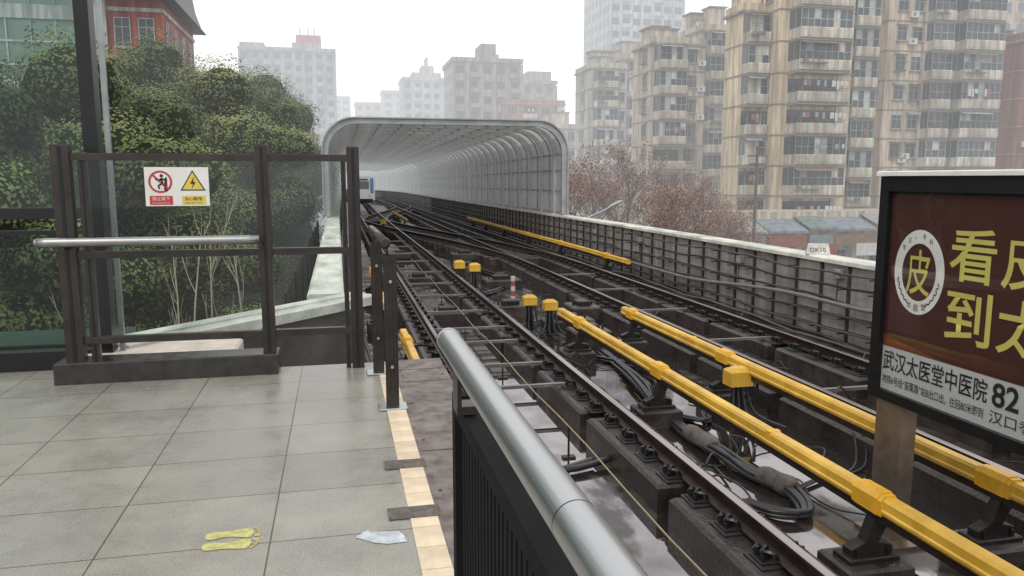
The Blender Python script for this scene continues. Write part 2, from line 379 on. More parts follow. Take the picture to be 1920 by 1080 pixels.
# marker post
e=empty('marker_post',P(4.1,18.2,DK)); x,y,z=P(4.1,18.2,DK)
mb=MB()
for i in range(5): mb.tube([(x,y,z+i*.12),(x,y,z+i*.12+.12)],.055,i%2,12)
mb.build('striped_shaft',[M('grubby_white_band',(.5,.47,.45),.6),M('faded_red_band',(.33,.06,.05),.6)],e); mb=MB(); mb.box(x-.12,x+.12,y-.12,y+.12,z,z+.03); mb.build('base',[m_castiron],e)
top(e,'small red and white striped marker post between the tracks','marker post')
# cable bundle with sleeves
m_slv=M('worn_cable_sleeve',(.12,.1,.09),.7,0,.5,8,.4,40)
def bundle(pts,n,r,lab,sleeves=()):
    e=empty('cable_bundle',pts[0])
    for i in range(n):
        a=2*math.pi*i/n; rr=r*1.6; off=[Vector((math.cos(a)*rr*1.5+R.uniform(-.03,.03),0,abs(math.sin(a))*rr+r)) for _ in pts]
        mb=MB(); mb.tube(smooth_path([Vector(p)+o for p,o in zip(pts,off)],6),r,0,7); mb.build('cable',[m_cable],e,True)
    for (p,q) in sleeves:
        p=Vector(p);q=Vector(q); mb=MB(); mb.tube([p,p.lerp(q,.08),p.lerp(q,.2),p.lerp(q,.5),p.lerp(q,.85),p.lerp(q,.95),q],[.05,.085,.10,.092,.105,.09,.06],0,12); mb.build('sleeve',[m_slv],e,True)
    top(e,lab,'cables')
z=DK+.02
bundle([(4.3,12.2,z),(4.24,11,z),(4.08,10,z+.05),(3.95,9,z),(3.84,7.9,z),(3.86,7.2,z+.04),(3.93,6.6,z),(4.03,6.1,z+.03),(3.92,5.7,z),(3.65,5.75,z),(3.5,6,z)],6,.026,
   'bundle of thick black cables snaking across the wet track bed',[((3.85,7.95,z+.06),(3.86,7.3,z+.08)),((3.95,6.55,z+.07),(4.05,6.1,z+.08))])
bundle([(3.72,8.6,z+.4),(3.8,8.5,z+.15),(4.0,8.6,z),(4.25,8.3,z),(4.5,8.7,z),(4.85,8.4,z+.2),(4.9,8.35,z+.5)],5,.02,'black cables looping between two third rails')
bundle([(3.8,12.6,z),(4.0,11.8,z),(4.5,11.0,z),(4.4,10.0,z),(4.1,9.4,z)],4,.022,'black cables snaking beside the third rail bracket')
bundle([(1.9,7.2,z),(2.2,7.15,z),(2.6,7.3,z+.02)],2,.035,'black conduits crossing the bed between two rails')
bundle([(1.8,4.2,z),(2.2,4.3,z),(2.62,4.6,z+.02)],2,.035,'black conduits crossing the puddle between two rails')
bundle([(3.4,3.9,z),(4.2,4.0,z+.02),(5.2,4.2,z)],3,.02,'thin black cables crossing between the tracks')
bundle([(5.3,6.9,DK+.3),(5.1,6.6,z),(4.5,6.4,z),(4.1,6.2,z)],2,.014,'thin black cables by the third rail')
bundle([(3.4,14.5,z),(3.9,15,z),(4.6,15.6,z),(5.1,17,z)],4,.025,'black cables crossing beside the junction boxes')
bundle([(3.5,19,z),(4.2,20,z),(4.8,21.5,z),(4.4,24,z),(4.0,27,z)],4,.025,'black cables lying along the bed between the tracks')
bundle([(-2,7.4,DK+.5),(-1,7.6,DK+.35),(0,8.0,DK+.2),(.4,9,DK+.1),(.4,11,DK+.1),(.3,16,DK+.1),(.3,30,DK+.1)],7,.03,'thick black cables running below the platform end')
bundle([(-1.5,6.9,DK+.9),(-.8,7.2,DK+.6),(0.1,7.4,DK+.4),(.5,8.4,DK+.12),(.55,12,DK+.1)],6,.025,'black cables bending down from the platform end')
bundle([(-.7,6.85,DK+1.1),(-.3,7.3,DK+.95),(.1,7.9,DK+.7),(.25,9.2,DK+.5),(.1,11,DK+.45),(.0,20,DK+.45)],6,.028,'black cables carried along the parapet below the platform end')
for i in range(34):
    Y=3.2+26*(i/34)**1.2; side=R.choice([0,1,2]); X={0:R.uniform(3.5,5.0),1:R.uniform(5.95,6.7),2:R.uniform(3.3,4.6)}[side]; r=R.uniform(.008,.014)
    pts=[(X,Y,z)]
    a=R.uniform(0,6.28)
    for k in range(5):
        a+=R.uniform(-1.1,1.1); X=min(5.1,max(3.42,X+math.cos(a)*.28)) if side!=1 else min(6.68,max(6.0,X+math.cos(a)*.25)); Y+=math.sin(a)*.35; pts.append((X,Y,z+R.choice([0,0,.04,.1])))
    mb=MB(); mb.tube(smooth_path(pts,5),r,0,5); o=mb.build('cable',[m_cable],None,True); top(o,'thin loose black cable lying on the wet track bed','cable','loose cables on the track bed')
for i,(X,Y) in enumerate([(3.2,6.2),(3.2,10.5),(5.35,6.3),(5.35,9.6),(5.8,8.0),(7.3,9.5),(7.3,13),(5.8,13.5)]):
    mb=MB(); q=[(X,Y,RZ-.08),(X+.12,Y+.1,RZ-.02),(X+.3,Y+.15,DK+.27),(X+.42,Y+.3,DK+.05),(X+.5,Y+.8,DK+.02)]; mb.tube(smooth_path(q,5),.012,0,6); o=mb.build('bond_cable',[m_cable],None,True); top(o,'thin black bond cable arching from rail to bed','cable','bond cables at the running rails')
# guide wire on little stands
e=empty('guide_wire',(2.32,10,DK)); mb=MB(); mb.tube([(2.32,1.5,-1.02)]+[P(2.32,y,-1.02-.02*math.sin(y*1.5)) for y in ys(3,26,1)],.008,0,6)
mb.build('wire',[M('pale_copper_wire',(.4,.34,.2),.4,.6,.1)],e)
for y in (4.1,7.6,11,14.5,18):
    mb=MB(); mb.tube([(2.32,y,DK),(2.32,y,-1.0)],.012,0,6); mb.box(2.25,2.39,y-.04,y+.04,DK,DK+.02); mb.build('stand',[m_rust],e)
top(e,'thin pale wire carried on small steel stands between rails','wire')
# dark equipment boxes
for (X,Y,a,b,h) in [(4.3,12.9,.35,.3,.3),(4.35,14.4,.5,.25,.22),(5.0,15.5,.3,.4,.3),(3.6,16.2,.4,.3,.25),(4.3,20.5,.5,.4,.25),(3.9,24,.4,.5,.25),(4.5,28,.5,.4,.25),(2.2,16,.4,.25,.18),(2.2,22,.4,.3,.18),(2.2,29,.4,.3,.2)]:
    mb=MB(); mb.box(X-a,X+a,Y-b,Y+b,DK,DK+h,0,.03); mb.box(X-a*.5,X+a*.4,Y-b*.5,Y+b*.5,DK+h,DK+h+.1,1,.02)
    for s in (-1,1): mb.tube([(X+s*a*.7,Y,DK+h),(X+s*a*.7,Y,DK+h+.07)],.02,1,6)
    o=mb.build('track_equipment_box',[m_plinth,m_castiron]); top(o,'low dark equipment box bolted to the track bed','equipment box','equipment boxes between the tracks')
# ------------------------------------------------------------------ right parapet wall
m_panel=M('stained_pinkish_concrete',(.42,.375,.355),.8,0,.3,1.3,.2,20,(1,.5,3),streak=.35)
e=empty('parapet_wall',(9.05,15,DK))
mb=MB(); pth=[P(0,y,0) for y in ys(-4,20,4)+ys(23,215,3)]
mb.extr([(8.98,DK),(9.14,DK),(9.14,.05),(8.98,.05)],pth); mb.build('wall_panel',[m_panel],e)
mb=MB(); mb.extr([(8.86,.052),(9.30,.052),(9.30,.12),(9.26,.15),(8.90,.15),(8.86,.12)],pth); mb.build('coping',[m_cap],e)
mb=MB(); mb.box(8.93,8.975,-.026,.026,0,1.38); 
for zz in (.15,.42,.69,.96,1.22): mb.box(8.74,8.93,-.012,.012,zz,zz+.025)
bm=localmesh(mb,'cable_bracket',[M('brown_wall_bracket',(.075,.06,.052),.6,.2,.35,8)])
y=1.5; n=0
while y<80:
    x,_,zz=P(0,y,DK); inst('cable_bracket',bm,(x,y,zz),e); y+=.82; n+=1
    if n>94: break
top(e,'long stained parapet wall with pale coping and cable brackets','parapet wall')
m_cab2=M('dusty_grey_cable',(.07,.065,.063),.5,0,.4,3)
for k,(xx,zz,r) in enumerate([(8.84,.19,.03),(8.78,.2,.022),(8.86,.46,.026),(8.78,.46,.018),(8.86,.73,.024),(8.79,.74,.018),(8.86,1.0,.024),(8.84,1.25,.02),(8.72,.03,.035),(8.6,.04,.03)]):
    mb=MB(); ph=R.uniform(0,6); pts=[]
    for y in ys(0,25,.7)+ys(27,150,3):
        s=.03*math.sin(y*1.1+ph)+.018*math.sin(y*2.7+ph*2) if y<30 else 0
        pts.append(P(xx,y,DK+zz+s))
    mb.tube(pts,r,0,6); o=mb.build('cable',[m_cab2 if k%2 else m_cable],None,True); top(o,'dark cable sagging between wall brackets','cable','cables along the parapet wall')
mb=MB(); pts=[(8.7,y,-.08-.55*smst((y-8)/3.5)-.3*smst((y-13)/6)) for y in ys(3,24,.5)]; mb.tube(pts,.04,0,8)
o=mb.build('cable',[M('grey_conduit',(.16,.16,.17),.4,0,.2)],None,True); top(o,'thick grey conduit stepping down along the wall','cable','cables along the parapet wall')
for (y,zz) in ((9.2,-.25),(12.4,-.2),(16,-.3),(22,-.3)):
    mb=MB(); mb.box(8.86,8.96,y-.09,y+.09,zz,zz+.16,0,.01); mb.tube([(8.9,y,zz),(8.88,y,zz-.5)],.012,1,5); o=mb.build('wall_junction_box',[M('grey_box_paint',(.32,.31,.3),.5),m_cable]); top(o,'small grey junction box on the parapet wall','junction box','small junction boxes on the parapet wall')
# distance sign on wall
e=empty('distance_sign',(9.06,13.3,.15))
ca,sa=math.cos(math.radians(-25)),math.sin(math.radians(-25))
def rot(u,v): return (9.06+u*ca-v*sa, 13.3+u*sa+v*ca)
mb=MB(); w2=.22
A=[(*rot(-w2,-.07),.152),(*rot(w2,-.07),.152),(*rot(w2,.12),.152),(*rot(-w2,.12),.152),(*rot(-w2*.85,.0),.36),(*rot(w2*.85,.0),.36)]
mb.add(A,[(0,1,5,4),(1,2,5),(2,3,4,5),(3,0,4),(0,3,2,1)]); mb.build('wedge',[M('weathered_white_paint',(.52,.52,.49),.6,0,.3,6)],e)
o0=Vector((*rot(-.14,-.0555),.195)); text('lettering','DK10',o0+Vector((0,-.004,0)),(ca,sa,0),(0,.31,.95),.28,.085,m_ink,e,.0)
top(e,'small white wedge sign reading DK10 on the wall coping','distance sign')
# ------------------------------------------------------------------ left parapet
e=empty('parapet_wall',(-.1,14,DK))
pth=[P(0,y,0) for y in ys(10,20,2)+ys(23,215,3)]
mb=MB(); mb.extr([(-.33,DK-1),(-.17,DK-1),(-.17,.05),(-.33,.05)],pth); mb.build('wall_panel',[m_panel],e)
mb=MB(); mb.extr([(-.42,.052),(.04,.052),(.04,.12),(0,.15),(-.38,.15),(-.42,.12)],pth); mb.build('coping',[m_cap],e)
top(e,'narrow parapet wall with broad pale coping beside the track','parapet wall')
e=empty('parapet_wall',(-.8,8.6,DK))
def slant(p,q,w,z0,z1,mb,m=0):
    p=Vector(p);q=Vector(q); d=(q-p).normalized(); n=Vector((-d.y,d.x))*w/2
    c=[p-n,q-n,q+n,p+n]; mb.add([(a.x,a.y,z0) for a in c]+[(a.x,a.y,z1) for a in c],[(0,3,2,1),(4,5,6,7),(0,1,5,4),(1,2,6,5),(2,3,7,6),(3,0,4,7)],m)
mb=MB(); slant((-1.95,7.4),(.22,9.75),.16,DK-1,.05,mb); mb.build('wall_panel',[M('dark_stained_concrete',(.10,.085,.078),.8,0,.4,1.5,.2,20)],e)
mb=MB(); slant((-2.0,7.35),(.3,9.9),.50,.052,.155,mb); slant((-2.0,7.35),(.3,9.9),.03,.155,.17,mb); mb.build('coping',[m_cap],e)
top(e,'slanting parapet with pale coping widening to the station','parapet wall')
mb=MB(); mb.box(-2.1,-.95,6.95,7.35,DK,.03,0); mb.box(-2.12,-.9,6.9,7.45,.031,.13,1,.02); o=mb.build('end_wall',[m_panel,M('pinkish_coping',(.64,.56,.48),.7,0,.2)])
top(o,'low pale coped wall just beyond the platform end','low wall')
mb=MB(); mb.box(-.33,-.06,18.4,18.5,.153,.33); o=mb.build('distance_sign',[m_white]); top(o,'small white sign plate on the parapet coping','distance sign')
text('lettering','CHC1',(-.30,18.395,.2),(1,0,0),(0,0,1),.21,.07,M('faded_grey_lettering',(.25,.25,.25),.5),o,.0)
# chain link fence
e=empty('mesh_fence',(-.75,20,GZ)); m_wire=M('dark_fence_wire',(.05,.05,.05),.6,.4,.2)
mb=MB()
for y in ys(11,30,.12): mb.tube([(-.75,y,-1.7),(-.75,y,.0)],.006,0,3,False)
for k in range(15): mb.tube([(-.75,11,-1.7+k*.12),(-.75,30,-1.7+k*.12)],.005,0,3,False)
mb.build('wire_mesh',[m_wire],e)
mb=MB()
for y in ys(11,30,2.5): mb.tube([(-.75,y,-2.6),(-.75,y,.05)],.03,0,6)
mb.box(-.8,-.34,11,30,-2.7,-2.55); mb.build('frame',[m_wire],e)
top(e,'dark wire mesh fence along the outside of the viaduct','mesh fence')
# ------------------------------------------------------------------ noise barrier tunnel
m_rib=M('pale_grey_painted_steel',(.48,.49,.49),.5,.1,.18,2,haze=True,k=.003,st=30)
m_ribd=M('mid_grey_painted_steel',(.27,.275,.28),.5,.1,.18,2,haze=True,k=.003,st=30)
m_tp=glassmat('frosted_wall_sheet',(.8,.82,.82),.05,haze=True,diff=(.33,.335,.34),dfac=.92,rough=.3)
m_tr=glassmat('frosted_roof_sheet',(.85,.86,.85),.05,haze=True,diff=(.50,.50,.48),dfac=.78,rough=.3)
TX0,TX1,TZ,TR=-.45,9.08,3.82,1.2
def arch(off=0,z0=.15,n=8):
    x0,x1,zt,r=TX0-off,TX1+off,TZ+off,TR+off*.6
    pts=[(x0,z0)]
    for k in range(n+1):
        a=math.pi-math.pi/2*k/n; pts.append((x0+r+math.cos(a)*r,zt-r+math.sin(a)*r))
    for k in range(n+1):
        a=math.pi/2-math.pi/2*k/n; pts.append((x1-r+math.cos(a)*r,zt-r+math.sin(a)*r))
    pts.append((x1,z0)); return pts
e=empty('noise_barrier_tunnel',P(4.3,31,DK)); Y0=30.8;Y1=200
pth=[P(0,y,0) for y in ys(Y0,Y1,2.5)]
pr=arch(.0)
mb=MB(); mb.extr(pr[:5],pth,closed=False,cap=False); mb.build('wall_sheet',[m_tp],e,True)
mb=MB(); mb.extr(pr[-5:],pth,closed=False,cap=False); mb.build('wall_sheet',[m_tp],e,True)
mb=MB(); mb.extr(pr[4:-4],pth,closed=False,cap=False); mb.build('roof_sheet',[m_tr],e,True)
def archband(mb,inner,outer,y0,y1,m=0):
    n=len(inner); vs=[(x,y0,z) for x,z in inner]+[(x,y0,z) for x,z in outer]+[(x,y1,z) for x,z in inner]+[(x,y1,z) for x,z in outer]
    fs=[]
    for k in range(n-1):
        fs+=[(k,k+1,n+k+1,n+k),(2*n+k,3*n+k,3*n+k+1,2*n+k+1),(k,2*n+k,2*n+k+1,k+1),(n+k,n+k+1,3*n+k+1,3*n+k)]
    mb.add(vs,fs,m)
mb=MB(); archband(mb,arch(-.16),arch(-.015),-.05,.05); rm=localmesh(mb,'rib',[m_rib])
mb=MB(); archband(mb,arch(-.06),arch(-.016),-.03,.03); rm2=localmesh(mb,'rib',[m_ribd])
y=Y0+1.1
k=0
while y<Y1-1 and k<99:
    x,_,zz=P(0,y,0); inst('rib',rm if k%2==0 else rm2,(x,y,zz),e); k+=1; y+=1.05 if y<90 else 3.0
mb=MB(); archband(mb,arch(-.14),arch(.06),Y0-.2,Y0,0); archband(mb,arch(.061),arch(.11),Y0-.3,Y0+.2,0)
mb.build('portal_frame',[M('portal_pale_metal',(.36,.38,.385),.45,.3,.2,2)],e)
for i in range(9):
    mb=MB(); xx=TX0+TR+.1+i*(TX1-TX0-2*TR-.2)/8
    mb.extr([(xx-.025,TZ-.07),(xx+.025,TZ-.07),(xx+.025,TZ-.02),(xx-.025,TZ-.02)],pth); mb.build('roof_purlin',[m_ribd if i%4 else m_rib],e)
for xx in (TX0+.04,TX1-.09):
    for zz in (.2,1.1,1.95,2.6):
        mb=MB(); mb.extr([(xx,zz),(xx+.05,zz),(xx+.05,zz+.07),(xx,zz+.07)],pth); mb.build('wall_rail',[m_ribd],e)
top(e,'long rounded grey noise barrier tunnel over the tracks','noise barrier tunnel')
# ------------------------------------------------------------------ train
m_tw=M('train_white_paint',(.85,.87,.88),.3,0,.05,1,haze=True,st=40,k=.005); m_tb=M('train_blue_paint',(.04,.26,.75),.3,0,.1,1,haze=True,st=60,k=.003); m_tg=M('train_dark_glass',(.02,.025,.03),.1,0,.1,1,haze=True,st=60,k=.003)
m_tl=M('train_lamp_glass',(.85,.85,.8),.2,0,.05)
TY=86; tx=2.235+dx(TY); tz=RZ+dz(TY)
e=empty('metro_train',(tx,TY,tz))
def rr(w,h,r,z0,n=5):
    pts=[]
    for cx,cz,a0 in ((w/2-r,z0+h-r,0),(-w/2+r,z0+h-r,90),(-w/2+.1,z0+.1,180),(w/2-.1,z0+.1,270)):
        rad=r if a0<180 else .1
        for k in range(n+1):
            a=math.radians(a0+90*k/n); pts.append((cx+math.cos(a)*rad,cz+math.sin(a)*rad))
    return pts
mb=MB(); secs=[(0,.86,.82),(.25,.93,.9),(.6,.98,.96),(1.1,1,1),(6,1,1)]
n=None; vs=[];
for (yy,sw,sh) in secs:
    pp=rr(2.8*sw,3.2*sh,.55,.5); n=len(pp); vs+=[(tx+u,TY+yy,tz+v) for u,v in pp]
for j in range(1,8):
    Yc=TY+6+j*2.5; pp=rr(2.8,3.2,.55,.5); vs+=[(2.235+dx(Yc)+u,Yc,RZ+dz(Yc)+v) for u,v in pp]
fs=[tuple(range(n))]
for i in range(len(secs)+6):
    for k in range(n): fs.append((i*n+k,i*n+(k+1)%n,(i+1)*n+(k+1)%n,(i+1)*n+k))
mb.add(vs,fs); mb.build('body',[m_tw],e,False)
mb=MB(); mb.box(tx-.9,tx+.72,TY-.06,TY-.02,tz+1.75,tz+2.6,0); mb.build('windscreen',[m_tg],e)
mb=MB(); mb.box(tx-.7,tx+.6,TY-.05,TY-.02,tz+2.68,tz+2.85,0); mb.build('destination_display',[M('amber_display',(.3,.15,.05),.4)],e)
for s in (-1,1):
    mb=MB(); mb.box(tx+s*1.02-.17,tx+s*1.02+.17,TY-.05,TY-.005,tz+1.3,tz+2.9); mb.build('side_stripe',[m_tb],e)
    mb=MB(); mb.box(tx+s*.75-.16,tx+s*.75+.16,TY-.05,TY-.01,tz+.95,tz+1.1); mb.build('headlight',[m_tl],e)
    mb=MB(); mb.box(tx+s*1.405-.01,tx+s*1.405+.01,TY+1.2,TY+6,tz+1.9,tz+2.6); mb.build('side_window',[m_tg],e)
mb=MB(); mb.box(tx-1.1,tx+1.1,TY-.15,TY+.4,tz+.25,tz+.7,0,.05); mb.box(tx-.15,tx+.15,TY-.45,TY-.15,tz+.4,tz+.6); mb.build('coupler_skirt',[M('train_underframe',(.05,.05,.05),.6)],e)
top(e,'white and blue metro train with dark windscreen inside the tunnel','metro train')
# ------------------------------------------------------------------ platform
def tilemat():
    mt=bpy.data.materials.new('granite_floor_tiles'); mt.use_nodes=True; nt=mt.node_tree; N=nt.nodes; L=nt.links; p=N['Principled BSDF']
    g=N.new('ShaderNodeNewGeometry'); mp=N.new('ShaderNodeMapping'); mp.inputs['Location'].default_value=(.34+7.2,-3.96+5.6,0); L.new(g.outputs['Position'],mp.inputs[0])
    b=N.new('ShaderNodeTexBrick'); b.offset=0; b.squash=1; L.new(mp.outputs[0],b.inputs['Vector'])
    b.inputs['Scale'].default_value=1; b.inputs['Brick Width'].default_value=.72; b.inputs['Row Height'].default_value=.56; b.inputs['Mortar Size'].default_value=.0045; b.inputs['Mortar Smooth'].default_value=.35
    b.inputs['Color1'].default_value=(.295,.28,.245,1); b.inputs['Color2'].default_value=(.335,.318,.28,1); b.inputs['Mortar'].default_value=(.10,.075,.055,1)
    n=N.new('ShaderNodeTexNoise'); n.inputs['Scale'].default_value=150; n.inputs['Detail'].default_value=3; L.new(g.outputs['Position'],n.inputs['Vector'])
    n2=N.new('ShaderNodeTexNoise'); n2.inputs['Scale'].default_value=1.3; n2.inputs['Detail'].default_value=10; n2.inputs['Roughness'].default_value=.78; L.new(g.outputs['Position'],n2.inputs['Vector'])
    mr=N.new('ShaderNodeMapRange'); mr.inputs[1].default_value=.3; mr.inputs[2].default_value=.7; mr.inputs[3].default_value=.58; mr.inputs[4].default_value=1.32; L.new(n.outputs['Fac'],mr.inputs[0])
    mr2=N.new('ShaderNodeMapRange'); mr2.inputs[1].default_value=.3; mr2.inputs[2].default_value=.7; mr2.inputs[3].default_value=.66; mr2.inputs[4].default_value=1.18; L.new(n2.outputs['Fac'],mr2.inputs[0])
    ml=N.new('ShaderNodeMath'); ml.operation='MULTIPLY'; L.new(mr.outputs[0],ml.inputs[0]); L.new(mr2.outputs[0],ml.inputs[1])
    vm=N.new('ShaderNodeVectorMath'); vm.operation='SCALE'; L.new(b.outputs['Color'],vm.inputs[0]); L.new(ml.outputs[0],vm.inputs['Scale'])
    L.new(vm.outputs[0],p.inputs['Base Color'])
    mr3=N.new('ShaderNodeMapRange'); mr3.inputs[1].default_value=.3; mr3.inputs[2].default_value=.7; mr3.inputs[3].default_value=.18; mr3.inputs[4].default_value=.42; L.new(n2.outputs['Fac'],mr3.inputs[0]); L.new(mr3.outputs[0],p.inputs['Roughness'])
    return mt
mb=MB(); mb.quad((-9,-6,0),(.42,-6,0),(.42,6.75,0),(-9,6.75,0)); mb.quad((-9,6.75,0),(-2.2,6.75,0),(-2.2,7.3,0),(-9,7.3,0))
o=mb.build('platform_floor',[tilemat()]); o['kind']='structure'
mb=MB(); mb.box(-9,.83,-6,6.75,DK+.001,-.012); mb.box(-9,-2.2,6.751,7.3,DK+.001,-.012); o=mb.build('platform_body',[m_concrete]); o['kind']='structure'
mb=MB(); mb.box(.421,.85,-6,6.77,-.01,.004)
for y in ys(-5.2,6.4,1.6): mb.box(.44,.83,y,y+.012,.0045,.006,1)
for y in ys(-5,6.4,.8):
    for x in (.47,.8): mb.tube([(x,y,.004),(x,y,.008)],.01,1,8)
o=mb.build('steel_edge_plate',[M('worn_chequer_steel',(.12,.08,.072),.5,.1,.45,7,.5,70,c2=(.25,.21,.19)),m_rust]); top(o,'worn reddish steel plate along the platform edge','steel plate')
mcr=M('cream_edge_tile',(.64,.52,.37),.5,0,.2,5,rnd=.08)
y=-1
while y<6.6:
    mb=MB(); mb.box(.29,.42,y,y+.195,.0,.0045); o=mb.build('edge_tile',[mcr]); top(o,'small cream tile set along the platform edge','floor tile','cream tiles along the platform edge'); y+=.2
for (y,a) in ((4.15,.21),(3.5,.19)):
    mb=MB(); mb.box(a,.44,y,y+.13,.0046,.0075); o=mb.build('metal_cover_strip',[M('dark_worn_strip',(.12,.10,.085),.6,.3,.5,20)]); top(o,'dark worn metal strip laid across the cream tiles','cover strip','metal strips on the platform floor')
# footprints sticker
m_fy=M('yellow_sticker_vinyl',(.56,.52,.13),.5,0,.45,22,c2=(.62,.58,.25))
e=empty('footprint_sticker',(-.5,3.45,.001))
def ell(cx,cy,a,b,n=20): return [(cx+math.cos(2*math.pi*k/n)*a,cy+math.sin(2*math.pi*k/n)*b) for k in range(n)]
for s in (-1,1):
    mb=MB(); cy=3.462+s*.050
    prof=[(-.125,.0),(-.118,.026),(-.10,.038),(-.07,.041),(-.03,.037),(.01,.040),(.05,.050),(.085,.053),(.105,.044),(.115,.0)]
    inn=[(-.125,.0),(-.118,-.026),(-.10,-.036),(-.07,-.034),(-.03,-.022),(.01,-.022),(.05,-.036),(.085,-.045),(.105,-.040),(.115,.0)]
    for k in range(len(prof)-1):
        mb.add([(-.52+prof[k][0]*.88,cy+s*prof[k][1],.003),(-.52+prof[k+1][0]*.88,cy+s*prof[k+1][1],.003),(-.52+inn[k+1][0]*.88,cy+s*inn[k+1][1],.003),(-.52+inn[k][0]*.88,cy+s*inn[k][1],.003)],[(0,1,2,3)])
    for j,(tx_,ty_,r) in enumerate([(.118,-.028,.016),(.124,-.006,.011),(.120,.013,.010),(.113,.031,.009),(.103,.047,.008)]):
        mb.add([(-.52+tx_+x,cy+s*ty_+y_,.003) for x,y_ in ell(0,0,r,r*.8,10)],[tuple(range(10))])
    mb.build('footprint',[m_fy],e)
top(e,'worn yellow pair of footprints stuck on the tiles','floor sticker')
mb=MB(); A=[(.02,3.40),(.075,3.465),(.09,3.44),(.215,3.425),(.235,3.38),(.245,3.31),(.16,3.305),(.10,3.33),(.085,3.345)]
mb.add([(x+.01,y-.04,.003) for x,y in A],[tuple(range(len(A)))]); o=mb.build('arrow_sticker',[M('silver_sticker',(.5,.53,.57),.3,.2,.35,15)]); top(o,'worn silvery arrow sticker on the floor tiles','floor sticker')
# ------------------------------------------------------------------ near handrail fence
e=empty('platform_handrail',(.3,.5,0))
mb=MB(); mb.tube([(.267,-1.5,1.19),(.267,-.5,1.19),(.267,.3,1.19),(.267,.80,1.19),(.267,.84,1.19)],.030,0,64,False); mb.tube([(.267,.8425,1.19),(.267,.88,1.19),(.267,1.4,1.19),(.267,1.90,1.19),(.267,1.93,1.19)],.030,0,64,False)
mb.tube([(.267,.836,1.19),(.267,.848,1.19)],.029,1,48)
mb.tube([(.267,1.925,1.19),(.267,1.94,1.19)],.0315,0,40); mb.tube([(.267,1.94,1.19),(.267,1.955,1.19)],[.0315,.022],0,40)
rail=mb.build('rail_tube',[m_steel,m_dark],e,True)
for y in (1.8,.6,-.6):
    mb=MB(); mb.box(.262,.272,y-.04,y+.04,1.06,1.165); mb.box(.262,.31,y-.03,y+.03,1.04,1.06)
    mb.build('rail_bracket',[m_bronze],e)
mb=MB(); mb.box(.28,.33,1.93,1.98,0,1.04); mb.box(.28,.33,-1.6,1.929,.99,1.035); mb.box(.28,.33,-1.6,1.929,.08,.12); mb.build('frame',[m_blackm],e)
for k in range(88):
    mb=MB(); mb.box(.292,.318,-1.55+k*.0392,-1.524+k*.0392,.121,.989)
    mb.build('baluster',[m_blackm],e)
top(e,'dark baluster fence with thick brushed steel handrail','handrail')
# ------------------------------------------------------------------ end-of-platform glazed fence
FY=6.62
e=empty('glazed_end_fence',(-.95,FY,0))
mb=MB(); mb.box(-2.2,-.52,FY-.12,FY+.16,0,.17,0,.01); mb.build('kerb',[M('dark_granite_kerb',(.032,.029,.027),.3,0,.3,8,rvar=.1)],e)
def post(x,z0,z1,w=.11,d=.09,y=FY):
    mb=MB(); mb.box(x-w/2,x+w/2,y-d/2,y+d/2,z0,z1,0,.006); mb.box(x-w*.1,x+w*.1,y-d/2-.004,y-d/2-.001,z0,z1-.02,1); mb.build('post',[m_bronze,m_black],e)
post(-2.06,.17,1.86,.13); post(-1.92,.17,1.80,.06,.06,FY+.02); post(-.59,.17,1.87,.10); post(.13,0,1.86,.10); post(.05,.0,1.75,.04,.05)
for (a,b) in ((-1.995,-.64),(-.54,.08)):
    for zz in (1.74,.98,.30):
        mb=MB(); mb.box(a,b,FY-.03,FY+.03,zz,zz+.055,0,.004); mb.build('crossbar',[m_bronze],e)
    mb=MB(); mb.box(a+.01,b-.01,FY-.006,FY+.006,1.036,1.739); mb.build('glass_pane',[m_glass],e)
    mb=MB(); mb.box(a+.01,b-.01,FY-.006,FY+.006,.356,.979); mb.build('glass_pane',[m_glass],e)
mb=MB(); mb.tube([(-2.22,FY-.17,1.12),(-2.15,FY-.17,1.12),(-.7,FY-.17,1.12),(-.62,FY-.17,1.12)],.036,0,24); mb.tube([(-2.24,FY-.17,1.12),(-2.22,FY-.17,1.12)],[.02,.036],0,24)
mb.build('handrail_tube',[m_steel2],e,True)
for x in (-2.05,-.62):
    mb=MB(); mb.box(x-.015,x+.015,FY-.17,FY-.045,1.06,1.085); mb.build('rail_bracket',[m_bronze],e)
top(e,'dark steel framed glass fence closing the platform end','glass fence')
# warning sign on the glass
e=empty('warning_sign',(-1.23,FY-.012,1.38)); yy=FY-.012
mb=MB(); mb.box(-1.475,-1.0,yy-.004,yy+.002,1.385,1.69,0); mb.build('plate',[m_white],e)
def disc(mb,cx,cz,r,y,m=0,n=32,ri=0):
    if ri: 
        o=[(cx+math.cos(2*math.pi*k/n)*r,y,cz+math.sin(2*math.pi*k/n)*r) for k in range(n)]+[(cx+math.cos(2*math.pi*k/n)*ri,y,cz+math.sin(2*math.pi*k/n)*ri) for k in range(n)]
        mb.add(o,[(k,(k+1)%n,n+(k+1)%n,n+k) for k in range(n)],m)
    else: mb.add([(cx+math.cos(2*math.pi*k/n)*r,y,cz+math.sin(2*math.pi*k/n)*r) for k in range(n)],[tuple(range(n))],m)
ya=yy-.006; yb=yy-.008; yc=yy-.010
mb=MB(); disc(mb,-1.36,1.575,.088,ya,0,ri=.072)
s=.7071; hw=.008; r=.075
mb.quad((-1.36-s*r-hw*s,yb,1.575+s*r-hw*s),(-1.36-s*r+hw*s,yb,1.575+s*r+hw*s),(-1.36+s*r+hw*s,yb,1.575-s*r+hw*s),(-1.36+s*r-hw*s,yb,1.575-s*r-hw*s)); mb.build('prohibition_ring',[m_red],e)
mb=MB(); disc(mb,-1.35,1.622,.013,ya,0,16)
